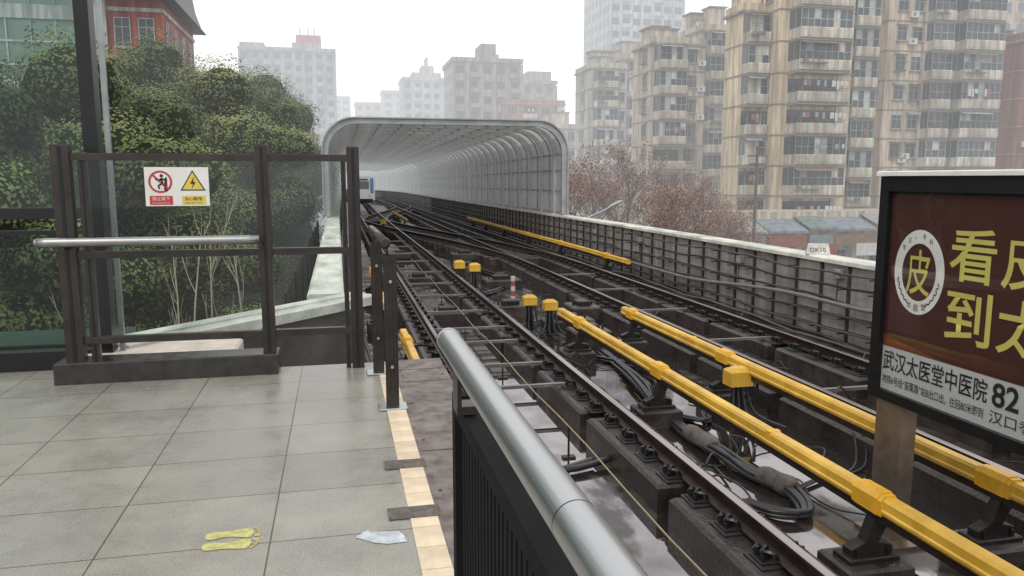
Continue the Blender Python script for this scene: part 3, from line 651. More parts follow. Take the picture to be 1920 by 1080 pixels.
for seg in ([(-1.352,1.605),(-1.345,1.565)],[(-1.345,1.565),(-1.375,1.545),(-1.37,1.52)],[(-1.345,1.565),(-1.325,1.54),(-1.33,1.515)],[(-1.35,1.6),(-1.375,1.585),(-1.395,1.6)],[(-1.35,1.6),(-1.325,1.59),(-1.315,1.61)]):
    mb.tube([(x,ya+.001,z) for x,z in seg],.007,0,4)
mb.box(-1.33,-1.31,ya-.001,ya,1.5,1.6); mb.build('climber_pictogram',[m_ink],e)
mb=MB(); mb.quad((-1.445,ya,1.395),(-1.275,ya,1.395),(-1.275,ya,1.465),(-1.445,ya,1.465)); mb.build('red_caption_band',[m_red],e)
text('caption','禁止跳下',(-1.425,yb,1.428),(1,0,0),(0,0,1),.13,.03,m_white,e); text('caption','No Jumping Down',(-1.425,yb,1.402),(1,0,0),(0,0,1),.13,.014,m_white,e)
def tri(mb,cx,cz,r,y,m): mb.add([(cx-r*.87,y,cz-r*.5),(cx+r*.87,y,cz-r*.5),(cx,y,cz+r)],[(0,1,2)],m)
mb=MB(); tri(mb,-1.12,1.56,.108,ya,0); tri(mb,-1.12,1.56,.09,yb,1)
mb.add([(x,yc,z) for x,z in [(-1.105,1.62),(-1.14,1.56),(-1.118,1.56),(-1.13,1.52),(-1.098,1.575),(-1.118,1.575)]],[(0,1,2,5),(2,3,4,5)],0); mb.build('hazard_triangle',[m_ink,m_syel],e)
mb=MB(); mb.quad((-1.205,ya,1.395),(-1.03,ya,1.395),(-1.03,ya,1.465),(-1.205,ya,1.465)); mb.build('yellow_caption_band',[m_syel],e)
text('caption','当心触电',(-1.185,yb,1.428),(1,0,0),(0,0,1),.13,.03,m_ink,e); text('caption','Danger Electric Shock',(-1.185,yb,1.402),(1,0,0),(0,0,1),.13,.014,m_ink,e)
top(e,'white warning plate with red prohibition ring and yellow hazard triangle','warning sign')
# short side fence with round rail
e=empty('side_fence',(.33,5.8,0))
for (x,y) in ((.335,5.34),(.29,6.35)):
    mb=MB(); mb.box(x-.045,x+.045,y-.012,y+.012,.01,1.09,0,.004); mb.box(x-.03,x-.018,y-.03,y-.013,.1,1.06,0); mb.box(x+.018,x+.03,y-.03,y-.013,.1,1.06,0)
    for zz in (.3,.9): mb.tube([(x,y-.03,zz),(x,y-.012,zz)],.012,1,8)
    mb.box(x-.10,x+.10,y-.08,y+.08,.0045,.016,1,.004); mb.build('post',[m_bronze,m_steel],e)
mb=MB(); mb.tube([(.30,5.28,1.17),(.27,6.7,1.17)],.036,0,24); mb.tube([(.3005,5.262,1.17),(.3,5.28,1.17)],[.025,.04],0,24); mb.box(.31,.325,5.32,5.36,1.08,1.14); mb.build('rail_tube',[m_bronze],e,True)
top(e,'short bronze steel fence with a round rail end','steel fence')
# ------------------------------------------------------------------ glass screen wall at far side
e=empty('glass_screen_wall',(-4,7.2,0)); GY=7.12
mb=MB(); mb.box(-2.02,-1.91,GY-.08,GY+.08,-.0+.001,4.1); mb.build('mullion',[m_black],e)
mb=MB(); mb.box(-1.87,-1.83,GY-.02,GY+.02,.1,4.1); mb.build('edge_trim',[M('pale_aluminium',(.3,.33,.33),.35,.6)],e)
for (d,z0,z1) in ((.07,.001,.16),(.06,1.27,1.36),(.03,1.14,1.175)):
    mb=MB(); mb.box(-9,-2.03,GY-d,GY+d,z0,z1); mb.build('crossbar',[m_black],e)
m_tg2=glassmat('tinted_glass',(.78,.86,.84),.06)
for z0,z1 in ((1.361,4.1),(.161,1.139)):
    mb=MB(); mb.box(-9,-2.03,GY-.006,GY+.006,z0,z1); mb.build('glass_pane',[m_tg2],e)
top(e,'tall glass screen wall with black mullion and crossbars','glass wall')
e=empty('glass_balustrade',(-4,8.2,-1))
mb=MB(); mb.box(-9,-2.0,8.15,8.25,-.06,.0); mb.build('top_bar',[m_black],e); mb=MB(); mb.box(-9,-2.0,8.19,8.21,.001,.14); mb.build('glass_pane',[glassmat('green_glass',(.6,.78,.7),.15,diff=(.32,.42,.37),dfac=.5)],e)
top(e,'low pale green glass balustrade outside the station wall','glass balustrade')
# ------------------------------------------------------------------ advertising billboard
BX=4.3
e=empty('advertising_billboard',(BX+.1,4,DK))
ya0,yb0=2.4,5.52
mb=MB(); zt,zb=1.66,-.19
mb.box(BX,BX+.16,yb0-.1,yb0,zb,zt-.04); mb.box(BX,BX+.16,ya0,ya0+.1,zb,zt-.04); mb.box(BX,BX+.16,ya0+.101,yb0-.101,zt-.16,zt-.04); mb.box(BX,BX+.16,ya0+.101,yb0-.101,zb,zb+.08); mb.box(BX+.05,BX+.15,ya0+.101,yb0-.101,zb+.081,zt-.161)
mb.build('frame',[m_black],e)
mb=MB(); mb.box(BX-.03,BX+.2,ya0-.02,yb0+.02,zt-.038,zt,0,.008); mb.build('top_trim',[m_white],e)
xp=BX+.045
m_mar=M('maroon_poster',(.060,.021,.017),.5,0,.1,1.5,spec=.25); m_gold=M('gold_lettering',(.55,.50,.12),.45,0,.08,2); m_band=M('pale_poster_band',(.46,.48,.46),.4,0,.05,1); m_gry=M('dark_grey_lettering',(.04,.04,.04),.5)
mb=MB(); mb.quad((xp,yb0-.1,.25),(xp,ya0+.1,.25),(xp,ya0+.1,1.48),(xp,yb0-.1,1.48)); mb.build('maroon_poster_field',[m_mar],e)
mb=MB(); mb.quad((xp,yb0-.1,-.11),(xp,ya0+.1,-.11),(xp,ya0+.1,.248),(xp,yb0-.1,.248)); mb.build('white_poster_band',[m_band],e)
mb=MB(); n=24
f=lambda u:.255+.09*max(0,1-u/.3)**2
for k in range(n):
    u0=k/n*.5;u1=(k+1)/n*.5
    ya_=yb0-.1-u0*2.9; yb_=yb0-.1-u1*2.9
    mb.quad((xp-.002,ya_,.251),(xp-.002,yb_,.251),(xp-.002,yb_,f(u1)),(xp-.002,ya_,f(u0)))
mb.build('orange_swoosh',[M('orange_brown_swoosh',(.17,.05,.02),.4)],e)
UX=(0,-1,0);UZ=(0,0,1)
xf=xp-.004
LC=(5.08,.885); 
mb=MB(); n=48
def ringq(mb,c,ra,rb,n,x,s=1.25,m=0):
    mb.add([(x,c[0]-math.cos(2*math.pi*k/n)*ra,c[1]+math.sin(2*math.pi*k/n)*ra*s) for k in range(n)]+[(x,c[0]-math.cos(2*math.pi*k/n)*rb,c[1]+math.sin(2*math.pi*k/n)*rb*s) for k in range(n)],[(k,(k+1)%n,n+(k+1)%n,n+k) for k in range(n)],m)
ringq(mb,LC,.262,.178,n,xf)
mb.build('emblem_ring',[m_white],e)
mb=MB()
for k in range(26):
    a=math.radians(195+150*k/25); 
    if abs(k-12.5)<4.5: continue
    c=Vector((xf-.002,LC[0]-math.cos(a)*.22,LC[1]+math.sin(a)*.22*1.25)); t=a+.7*(1 if k%2 else -1)+math.pi/2
    d=Vector((0,-math.cos(t),math.sin(t)))*.022; q=Vector((0,-math.sin(t),-math.cos(t)))*.007
    mb.add([c-d,c+q,c+d,c-q],[(0,1,2,3)])
mb.build('emblem_wreath',[m_mar],e)
text('emblem_character','皮',(xf-.002,LC[0]+.125,LC[1]-.175),UX,UZ,.25,.35,m_gold,e,.008)
for i,ch in enumerate('专注·专科'):
    a=math.radians(140-20*i); text('emblem_caption',ch,(xf-.002,LC[0]-math.cos(a)*.222+.018,LC[1]+math.sin(a)*.222*1.25-.02),UX,UZ,.036 if ch!='·' else .01,.045 if ch!='·' else .012,m_mar,e)
for i,ch in enumerate('太医堂'):
    a=math.radians(250+20*i); text('emblem_caption',ch,(xf-.002,LC[0]-math.cos(a)*.22+.025,LC[1]+math.sin(a)*.22*1.25-.025),UX,UZ,.05,.05,m_mar,e)
def row(s,y,z,w,h,gap,mt,b):
    for i,ch in enumerate(s): text('headline_character',ch,(xf,y-i*(w+gap),z),UX,UZ,w,h,mt,e,b)
row('看皮肤',4.78,.87,.41,.38,.05,m_gold,.012)
row('到太医',4.78,.43,.41,.38,.05,m_gold,.012)
text('hospital_name','武汉太医堂中医院',(xf,5.40,.055),UX,UZ,1.05,.165,m_ink,e,.008)
text('directions_line','地铁6号线“苗栗路”站B出口出，往回80米即到',(xf,5.40,-.06),UX,UZ,1.03,.075,m_gry,e,.004)
text('phone_number','82668120'[:2],(xf,4.31,.055),UX,UZ,.22,.17,m_ink,e,.02)
text('address_line','汉口香港路',(xf,4.32,-.065),UX,UZ,.60,.092,m_gry,e,.004)
mb=MB(); mb.box(BX+.02,BX+.16,5.12,5.42,DK,-.192,0,.0); mb.box(BX-.06,BX+.26,5.0,5.5,DK,DK+.03); mb.build('post',[m_brass],e)
mb=MB(); mb.box(BX+.02,BX+.16,2.5,2.8,DK,-.192); mb.build('post',[m_brass],e)
mb=MB(); mb.box(BX+.036,BX+.0385,ya0+.11,yb0-.11,zb+.085,zt-.165); mb.build('cover_glass',[glassmat('poster_cover_glass',(.98,.98,.98),.02)],e)
top(e,'black framed maroon hospital advertising billboard with gold lettering','billboard')
# ------------------------------------------------------------------ trees
def crown_mesh(name,seed,rx,ry,rz,nl,nleaf,ls,mats,core=True,c0=.6,c1=1.45,lobe=(.24,.44)):
    rng=np.random.default_rng(seed)
    lob=[]
    for i in range(nl):
        d=rng.normal(size=3); d/=np.linalg.norm(d); rad=rng.uniform(.5,.9)
        c=np.array([d[0]*rx,d[1]*ry,d[2]*rz])*rad; r=rng.uniform(*lobe)*min(rx,ry,rz)
        lob.append((c,r*rng.uniform(.9,1.2),rng.uniform(c0,c1)))
    V=[];C=[]
    tot=sum(l[1]**2 for l in lob)
    for c,r,b in lob:
        n=int(nleaf*r*r/tot)
        d=rng.normal(size=(n,3)); d[:,2]+=.3; d/=np.linalg.norm(d,axis=1)[:,None]
        wob=1+.16*np.sin(d[:,0]*7+c[0]*3)*np.sin(d[:,1]*6+c[1])+.1*np.sin(d[:,2]*11+c[2])
        p=c+d*(r*wob*rng.uniform(.82,1.07,n))[:,None]*np.array([1,1,.85])
        nn=d*1.6+rng.normal(size=(n,3))*.35+np.array([0,0,.3]); nn/=np.linalg.norm(nn,axis=1)[:,None]
        a=np.cross(nn,rng.normal(size=(n,3))); a/=np.linalg.norm(a,axis=1)[:,None]; bb=np.cross(nn,a)
        s=ls*rng.uniform(.6,1.3,n)[:,None]
        q=np.stack([p-a*s,p-bb*s*.55,p+a*s,p+bb*s*.55],1)
        V.append(q.reshape(-1,3))
        tone_shade=rng.uniform(.9,1.1,n)*b*(.5+.7*np.clip(d[:,2]+.35,0,1.2)); yl=rng.uniform(.95,1.06,n)*(1+.22*(b-1))  # random leaf tone times painted shading, darker toward each lobe's underside
        cc=np.stack([tone_shade*yl,tone_shade,tone_shade*.9,np.ones(n)],1); C.append(np.repeat(cc,4,0))
    V=np.concatenate(V);C=np.concatenate(C); nf=len(V)//4; nv=len(V)
    faces=np.arange(nv).reshape(-1,4)
    extraV=[];extraF=[]
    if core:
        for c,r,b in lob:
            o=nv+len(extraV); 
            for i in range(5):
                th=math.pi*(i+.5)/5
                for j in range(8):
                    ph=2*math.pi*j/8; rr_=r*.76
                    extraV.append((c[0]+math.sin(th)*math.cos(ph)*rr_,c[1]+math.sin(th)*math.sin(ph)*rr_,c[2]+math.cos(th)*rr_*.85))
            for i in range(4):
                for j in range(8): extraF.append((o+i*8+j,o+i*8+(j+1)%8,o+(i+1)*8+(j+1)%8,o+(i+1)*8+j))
    me=bpy.data.meshes.new(name)
    allV=np.concatenate([V,np.array(extraV).reshape(-1,3)]) if extraV else V
    me.from_pydata(allV.tolist(),[],faces.tolist()+extraF)
    me.materials.append(mats[0]); 
    if core: me.materials.append(mats[1]); me.polygons.foreach_set('material_index',[0]*nf+[1]*len(extraF))
    at=me.color_attributes.new('tint','FLOAT_COLOR','POINT')
    cc=np.ones((len(allV),4)); cc[:nv]=C; at.data.foreach_set('color',cc.astype(np.float32).ravel())
    me.update(); return me
def branches(mb,rng,p,d,L,r,depth,m=0,spread=.5,up=.15,nseg=3,kids=(3,4),shrink=.68,seg=5,ends=None):
    pts=[p];rs=[r]; q=Vector(p);dd=Vector(d)
    for i in range(nseg):
        dd=(dd+Vector((rng.uniform(-.12,.12),rng.uniform(-.12,.12),rng.uniform(-.05,.1)+up*.2))).normalized(); q=q+dd*(L/nseg); pts.append(q.copy()); rs.append(r*(1-.45*(i+1)/nseg))
    mb.tube(pts,rs,m,seg if depth>1 else 3,False)
    if ends is not None and depth<=1: ends.extend([pts[-1],pts[-2]])
    if depth<=0: return
    for k in range(rng.randint(*kids)):
        t=rng.uniform(.35,1); idx=min(nseg-1,int(t*nseg)); bp=pts[idx].lerp(pts[idx+1],t*nseg-idx) if idx<nseg else pts[-1]
        a=rng.uniform(0,2*math.pi); sd=Vector((math.cos(a),math.sin(a),0))
        nd=(dd*(1-spread)+sd*spread+Vector((0,0,up))).normalized()
        branches(mb,rng,bp,nd,L*shrink*rng.uniform(.8,1.1),max(r*.5,.004),depth-1,m,spread,up,nseg,kids,shrink,seg,ends)
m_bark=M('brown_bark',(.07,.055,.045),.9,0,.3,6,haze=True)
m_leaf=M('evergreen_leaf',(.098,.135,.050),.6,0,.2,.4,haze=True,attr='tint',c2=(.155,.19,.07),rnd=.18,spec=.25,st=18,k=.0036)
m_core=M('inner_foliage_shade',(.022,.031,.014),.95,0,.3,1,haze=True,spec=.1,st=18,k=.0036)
mb=MB(); rg=random.Random(3); branches(mb,rg,Vector((0,0,0)),Vector((0,0,1)),4,.28,2,0,.45,.2); tm=localmesh(mb,'trunk',[m_bark])
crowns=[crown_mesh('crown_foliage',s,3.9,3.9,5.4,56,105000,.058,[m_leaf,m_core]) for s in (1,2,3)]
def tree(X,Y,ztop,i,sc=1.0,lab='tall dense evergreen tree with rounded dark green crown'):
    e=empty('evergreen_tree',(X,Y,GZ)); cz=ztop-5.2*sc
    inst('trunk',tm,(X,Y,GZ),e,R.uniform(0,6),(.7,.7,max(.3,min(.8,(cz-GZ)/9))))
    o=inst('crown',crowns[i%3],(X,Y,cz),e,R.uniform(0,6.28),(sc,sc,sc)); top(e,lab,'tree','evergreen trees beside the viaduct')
for i,a in enumerate([(-4.6,33,6.0,.92),(-4.7,46,7.2,1.0),(-8.6,31,6.2,1.05),(-6.6,21.5,4.9,.9),(-10.5,20,5.3,1.05),(-12.5,28,6.2,1.1),(-5.0,25.5,1.6,.85),(-4.3,38,2.5,.85),(-8,38,8.0,1.0),(-5.2,58,6.5,1.0),(-14,17,3.5,1.0),(-8.2,16.0,-1.0,.85),(-4.7,18,-2.2,.78),(-3.7,28,-2.5,.7),(-12,14.5,1.5,.9),(-4.6,38,5.0,.8)]):
    tree(a[0],a[1],a[2],i,a[3])
tree(62,58,4.3,1,.8,'evergreen tree crown beside the apartment blocks')
# bare saplings
m_twig=M('pale_tan_twig',(.42,.36,.28),.8,0,.25,4)
saps=[]
for s in (11,12,13):
    mb=MB(); rg=random.Random(s)
    pts=[Vector((0,0,0))]
    d=Vector((0,0,1)); q=Vector((0,0,0))
    for k in range(9):
        d=(d+Vector((rg.uniform(-.05,.05),rg.uniform(-.05,.05),.1))).normalized(); q=q+d*1.1; pts.append(q.copy())
    rs=[.05*(1-.09*k) for k in range(10)]; mb.tube(pts,rs,0,6)
    for k in range(22):
        t=rg.uniform(3.2,9); i=min(8,int(t)); b=pts[i].lerp(pts[i+1],t-i); a=rg.uniform(0,6.28)
        branches(mb,rg,b,Vector((math.cos(a)*.45,math.sin(a)*.45,1)).normalized(),rg.uniform(.7,1.3)*(1.2-t*.065),.009,1,0,.25,.5,4,(2,3),.6,4)
    saps.append(localmesh(mb,'trunk_and_branches',[m_twig]))
for i,(X,Y,zt) in enumerate([(-3.3,12.5,1.1),(-2.5,13.0,1.25),(-1.9,12.2,1.3),(-2.9,15.5,1.0),(-5.6,14,.7),(-1.6,14.8,.8),(-4.3,13.2,.9)]):
    h=9.9; e=inst('bare_sapling',saps[i%3],(X,Y,GZ),None,R.uniform(0,6.28),(1,1,(zt-GZ)/(h+.6))); top(e,'slender bare winter sapling with pale upright twigs','tree','bare saplings below the platform')
# brown-leaved trees right
m_bleaf=M('dry_brown_leaf',(.25,.14,.095),.8,0,.3,1,haze=True,attr='tint',st=35)
m_bbark=M('winter_bark',(.10,.08,.07),.9,0,.3,4,haze=True,st=35)
bt=[]
for s in (21,22,23):
    mb=MB(); rg=random.Random(s); ends=[]
    branches(mb,rg,Vector((0,0,0)),Vector((0,0,1)),5.0,.22,5,0,.5,.18,3,(3,4),.72,5,ends)
    t_=localmesh(mb,'trunk',[m_bbark]); rng=np.random.default_rng(s)
    ee=np.array([tuple(x) for x in ends]); n=4200; idx=rng.integers(0,len(ee),n); p=ee[idx]+rng.normal(size=(n,3))*.2
    nn=rng.normal(size=(n,3)); nn/=np.linalg.norm(nn,axis=1)[:,None]; a=np.cross(nn,rng.normal(size=(n,3))); a/=np.linalg.norm(a,axis=1)[:,None]; b=np.cross(nn,a)
    s_=.075*rng.uniform(.6,1.4,n)[:,None]; q=np.stack([p-a*s_,p-b*s_*.6,p+a*s_,p+b*s_*.6],1).reshape(-1,3)
    me=bpy.data.meshes.new('crown_leaves'); me.from_pydata(q.tolist(),[],np.arange(4*n).reshape(-1,4).tolist()); me.materials.append(m_bleaf)
    at=me.color_attributes.new('tint','FLOAT_COLOR','POINT'); c=rng.uniform(.6,1.5,n); cc=np.stack([c,c*rng.uniform(.8,1.15,n),c,np.ones(n)],1); at.data.foreach_set('color',np.repeat(cc,4,0).astype(np.float32).ravel())
    bt.append((t_,me,ee[:,2].max()))
for i,(X,Y,zt) in enumerate([(14.5,48,3.4),(19.5,54,4.4),(24,52,3.4),(27.5,56,2.4),(20,44,1.2),(25,47,.2),(17,62,4.4),(31,60,.2),(22,64,3.6)]):
    t_,me,h=bt[i%3]; e=empty('winter_street_tree',(X,Y,GZ)); s=(zt-GZ)/h; rz=R.uniform(0,6.28)
    inst('trunk',t_,(X,Y,GZ),e,rz,(s*.9,s*.9,s)); inst('crown',me,(X,Y,GZ),e,rz,(s*.9,s*.9,s)); top(e,'winter street tree with sparse reddish brown leaves','tree','brown street trees beyond the parapet')
# ------------------------------------------------------------------ street lamp & utility pole
m_pole=M('grey_lamp_pole',(.4,.42,.44),.4,.5,.1,haze=True)
e=empty('street_lamp',(13.6,43,GZ)); mb=MB(); mb.tube([(13.2,41,GZ),(13.2,41,-.9)],.09,0,10); mb.tube(smooth_path([(13.2,41,-.9),(13.5,41,-.55),(14.2,41,-.25),(14.9,41,.1)],5),[.05]*16,0,8); mb.build('pole',[m_pole],e)
mb=MB(); mb.tube([(14.7,41,.02),(14.9,41,.12),(15.3,41,.3),(15.5,41,.36)],[.04,.1,.1,.04],0,8); mb.build('lamp_head',[m_pole],e); top(e,'grey street lamp with slanted arm beyond the wall','street lamp')
e=empty('utility_pole',(30,52,GZ)); mb=MB(); mb.tube([(30,52,GZ),(30,52,3.9)],[.16,.1],0,8); mb.build('pole',[m_bbark],e)
for zz,hw_ in ((3.2,.8),(2.6,.6)):
    mb=MB(); mb.box(30-hw_,30+hw_,51.95,52.05,zz,zz+.1); mb.build('crossarm',[m_bbark],e)
top(e,'dark wooden utility pole among the street trees','utility pole')
# ------------------------------------------------------------------ apartment buildings
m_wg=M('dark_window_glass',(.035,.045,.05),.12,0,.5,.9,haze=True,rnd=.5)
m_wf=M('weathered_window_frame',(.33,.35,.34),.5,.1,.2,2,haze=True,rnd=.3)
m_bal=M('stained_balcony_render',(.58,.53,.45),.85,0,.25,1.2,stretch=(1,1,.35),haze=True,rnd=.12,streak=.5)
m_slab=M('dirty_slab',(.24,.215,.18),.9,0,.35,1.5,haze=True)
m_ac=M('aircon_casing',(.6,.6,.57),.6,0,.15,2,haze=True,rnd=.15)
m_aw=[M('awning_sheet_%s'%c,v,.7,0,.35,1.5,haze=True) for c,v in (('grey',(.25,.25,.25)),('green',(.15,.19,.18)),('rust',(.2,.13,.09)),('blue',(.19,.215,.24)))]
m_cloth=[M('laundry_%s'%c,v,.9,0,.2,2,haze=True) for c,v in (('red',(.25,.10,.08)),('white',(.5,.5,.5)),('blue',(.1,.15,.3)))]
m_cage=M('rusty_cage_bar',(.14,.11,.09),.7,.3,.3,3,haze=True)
bm_mats=[m_wg,m_wf,m_bal,m_slab,m_aw[0],m_cage,m_cloth[0],m_cloth[1],m_aw[2]]
def window_mesh(w,h,var):
    mb=MB(); a=w/2
    mb.box(-a,a,-.03,0,0,h,0)
    t=.06
    mb.box(-a-t,-a,-.07,0,-t,h+t,1); mb.box(a,a+t,-.07,0,-t,h+t,1); mb.box(-a,a,-.07,0,h,h+t,1); mb.box(-a,a,-.07,0,-t,0,1)
    nm=max(1,int(w/.7))
    for k in range(1,nm+1):
        x=-a+w*k/(nm+1); mb.box(x-.02,x+.02,-.06,-.031,0,h,1)
    mb.box(-a,a,-.055,-.032,h*.68,h*.68+.04,1)
    mb.box(-a-.12,a+.12,-.2,0,-t-.1,-t-.002,3)
    if var==1:
        mb.add([(-a-.2,0,h+.35),(a+.2,0,h+.35),(a+.2,-.7,h+.05),(-a-.2,-.7,h+.05)],[(0,1,2,3)],4)
    if var==2:
        d=-.55
        for k in range(int(w/.2)+1): x=-a+k*.2; mb.box(x-.012,x+.012,d,d+.02,-.1,h+.1,5)
        for z in (-.1,h*.5,h+.1): mb.box(-a,a,d+.021,d+.04,z,z+.03,5); mb.box(-a,-a+.03,d,0,z,z+.03,5); mb.box(a-.03,a,d,0,z,z+.03,5)
        mb.box(-a,a,d,-.2,-.12,-.1,3); mb.add([(-a-.1,0,h+.3),(a+.1,0,h+.3),(a+.1,-.7,h+.12),(-a-.1,-.7,h+.12)],[(0,1,2,3)],8)
    if var==3:
        mb.add([(-a-.15,0,h+.3),(a+.15,0,h+.3),(a+.15,-.5,h+.1),(-a-.15,-.5,h+.1)],[(0,1,2,3)],8)
    return localmesh(mb,'window',bm_mats)
def balcony_mesh(w,d,fh,var):
    mb=MB(); a=w/2
    mb.box(-a,a,-d,0,-.14,0,3)
    pr=[(-d-.12,.02),(-d-.16,.25),(-d-.16,.85),(-d-.1,.95),(-d+.0,.95),(-d+.0,.02)]
    mb.add([(-a,y,z) for y,z in pr]+[(a,y,z) for y,z in pr],[tuple(range(5,-1,-1)),tuple(range(6,12))]+[(k,(k+1)%6,6+(k+1)%6,6+k) for k in range(6)],2)
    for s in (-1,1): 
        x0=min(s*a,s*(a-.1)); mb.box(x0,x0+.1,-d+.002,0,.02,.94,2)
    rg=random.Random(int(w*100)+var)
    if var in (0,1,3,4):
        mb.box(-a+.05,a-.05,-d+.03,-d+.05,.95,fh-.35,0)
        n=max(2,int(w/.62))
        for k in range(n+1):
            x=-a+.03+(w-.06)*k/n; mb.box(x-.025,x+.025,-d-.0,-d+.029,.95,fh-.35,1)
            if k<n and rg.random()<.3: mb.box(x+.05,x+(w-.06)/n-.05,-d+.015,-d+.0295,rg.choice([.95,1.71]),fh-.36,rg.choice([7,2,1]))
        mb.box(-a,a,-d-.01,-d+.028,1.65,1.7,1); mb.box(-a,a,-d-.03,-d+.07,fh-.349,fh-.27,1)
        for s in (-1,1):
            x0=min(s*a,s*(a-.04)); mb.box(x0,x0+.04,-d+.08,0,.95,fh-.35,0); mb.box(x0-.004,x0+.044,-d*.5-.02,-d*.5+.02,.95,fh-.35,1)
        mb.box(-a-.05,a+.05,-d-.25,0,fh-.26,fh-.2,3)
    if var in (1,4): mb.add([(-a-.1,-d,fh-.3),(a*.5,-d,fh-.3),(a*.5,-d-.8,fh-.6),(-a-.1,-d-.8,fh-.6)],[(0,1,2,3)],4 if var==1 else 8)
    if var==4:
        for k in range(int(w*.5/.18)): x=-a+k*.18; mb.box(x,x+.02,-d-.6,-d-.58,.6,2.0,5)
        for z in (.6,1.3,2.0): mb.box(-a,0,-d-.579,-d-.56,z,z+.03,5)
        mb.box(-a,0,-d-.58,-d-.17,.56,.599,3)
        for k in range(3): x=-a+.2+k*.5; mb.box(x,x+.3,-d-.5,-d-.2,.6,.9,rg.choice([8,7,4]))
    if var==2:
        mb.box(-a+.1,a-.1,-.06,-.02,.02,2.3,0); mb.box(-a,a,-d-.05,0,fh-.26,fh-.16,3)
        for k in range(int(w/.25)): x=-a+.1+k*.25; mb.box(x,x+.02,-d-.03,-d-.01,.95,1.25,5)
        mb.box(-a,a,-d-.035,-d-.005,1.25,1.28,5)
    if var==3 or var==2:
        x=-a+.3
        mb.tube([(-a,-d-.5,1.9),(a,-d-.5,1.9)],.015,5,4)
        while x<a-.6:
            ww=rg.uniform(.2,.4)
            if rg.random()<.45: mb.box(x,x+ww,-d-.51,-d-.49,1.9-rg.uniform(.4,.8),1.9,rg.choice([6,7,7,4,4]))
            x+=ww+.1
    return localmesh(mb,'balcony',bm_mats)
mb=MB(); mb.box(-.42,.42,-.45,-.1,0,.58,0,.02); disc(mb,-.1,.29,.2,-.455,1,16); mb.box(-.4,-.36,-.4,0,-.04,-.001,1); mb.box(.36,.4,-.4,0,-.04,-.001,1); acm=localmesh(mb,'air_conditioner',[m_ac,m_slab])
WM={};BM_={}
def getw(w,h,v):
    k=(w,h,v)
    if k not in WM: WM[k]=window_mesh(w,h,v)
    return WM[k]
def getb(w,d,fh,v):
    k=(w,d,fh,v)
    if k not in BM_: BM_[k]=balcony_mesh(w,d,fh,v)
    return BM_[k]
def apartment(x0,x1,y0,y1,zt,wm,cols,side,lab,seed,fh=2.9,roof=True,name='apartment_building'):
    rg=random.Random(seed); e=empty(name,((x0+x1)/2,(y0+y1)/2,GZ))
    mb=MB(); mb.box(x0,x1,y0,y1,GZ,zt)
    for k in range(int((zt-GZ)/fh)): z=zt-.0-(k+1)*fh; mb.box(x0-.08,x1+.08,y0-.08,y1+.08,z-.1,z+.02,1)
    mb.box(x0-.25,x1+.25,y0-.25,y1+.25,zt,zt+.25,1); mb.box(x0-.05,x1+.05,y0-.05,y1+.05,zt+.251,zt+.95,0)
    for fx in (.33,.8): xx=x0+(x1-x0)*fx; mb.tube([(xx,y0-.1,GZ),(xx,y0-.1,zt)],.07,1,6,False)
    mb.build('wall',[wm,m_slab],e)
    if roof:
        for k in range(rg.randint(2,4)):
            mb=MB(); a=rg.uniform(x0,max(x0+.1,x1-4)); b=rg.uniform(y0+.5,max(y0+.6,y1-3)); h=rg.uniform(1.6,3.4)+k*.01; ww=min(rg.uniform(2,4),x1-x0-.3); mb.box(a,a+ww,b,b+2.0,zt+.3,zt+h); mb.box(a-.2,a+ww+.2,b-.2,b+2.2,zt+h+.001,zt+h+.15,1); mb.build('roof_structure',[wm,m_slab],e)
        for k in range(5):
            mb=MB(); a=rg.uniform(x0,x1); mb.tube([(a,y0+1,zt),(a,y0+1,zt+rg.uniform(2,4))],.03,0,4); mb.build('antenna',[m_slab],e)
    nf=int((zt-GZ)/fh)
    for k in range(nf):
        zb=zt-(k+1)*fh
        if zb<-4.5: break
        for c in cols:
            x=c[1]
            if c[0]=='b': inst('balcony',getb(c[2],c[3],fh,rg.choice([0,0,1,2,3,4,4])),(x,y0-.005,zb+.03),e)
            elif c[0]=='w':
                inst('window',getw(c[2],c[3],rg.choice([0,1,2,3,0])),(x,y0-.002,zb+1.0),e)
            if c[0]=='w' and rg.random()<.55: inst('air_conditioner',acm,(x+rg.choice([-1,1])*(c[2]/2+.55),y0,zb+rg.uniform(.1,.9)),e)
        for c in side:
            yq=c[1]
            if c[0]=='b': inst('balcony',getb(c[2],c[3],fh,rg.choice([0,1,2,3])),(x0-.005,yq,zb+.03),e,-math.pi/2)
            else: inst('window',getw(c[2],c[3],rg.choice([0,1,2,3])),(x0-.002,yq,zb+1.0),e,-math.pi/2)
    top(e,lab,'building','weathered apartment blocks'); return e
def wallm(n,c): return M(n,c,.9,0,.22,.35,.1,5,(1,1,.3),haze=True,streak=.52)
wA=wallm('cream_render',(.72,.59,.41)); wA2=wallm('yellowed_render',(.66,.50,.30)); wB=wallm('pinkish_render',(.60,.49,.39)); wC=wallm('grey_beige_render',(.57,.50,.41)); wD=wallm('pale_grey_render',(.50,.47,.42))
apartment(41.0,48.9,68,75,20.3,wA,[('b',44.7,5.4,1.9)],[('w',70,1.2,1.3)],'tall cream apartment block with stacked stained balconies',1)
apartment(48.95,52.5,69.2,75,22.0,wA2,[('b',50.6,2.6,1.0)],[],'yellow apartment wing with shallow balconies',11)
apartment(38.6,40.9,70.5,74,17.4,wA,[('b',39.7,2.2,1.2)],[],'narrow cream apartment wing with small balconies',2)
apartment(54.2,66.5,70,80,26,wB,[('w',55.8,1.1,1.3),('w',57.6,1.1,1.3),('b',59.9,2.4,1.0),('b',64.0,4.6,1.9)],[],'pinkish apartment block with caged windows and balconies',3)
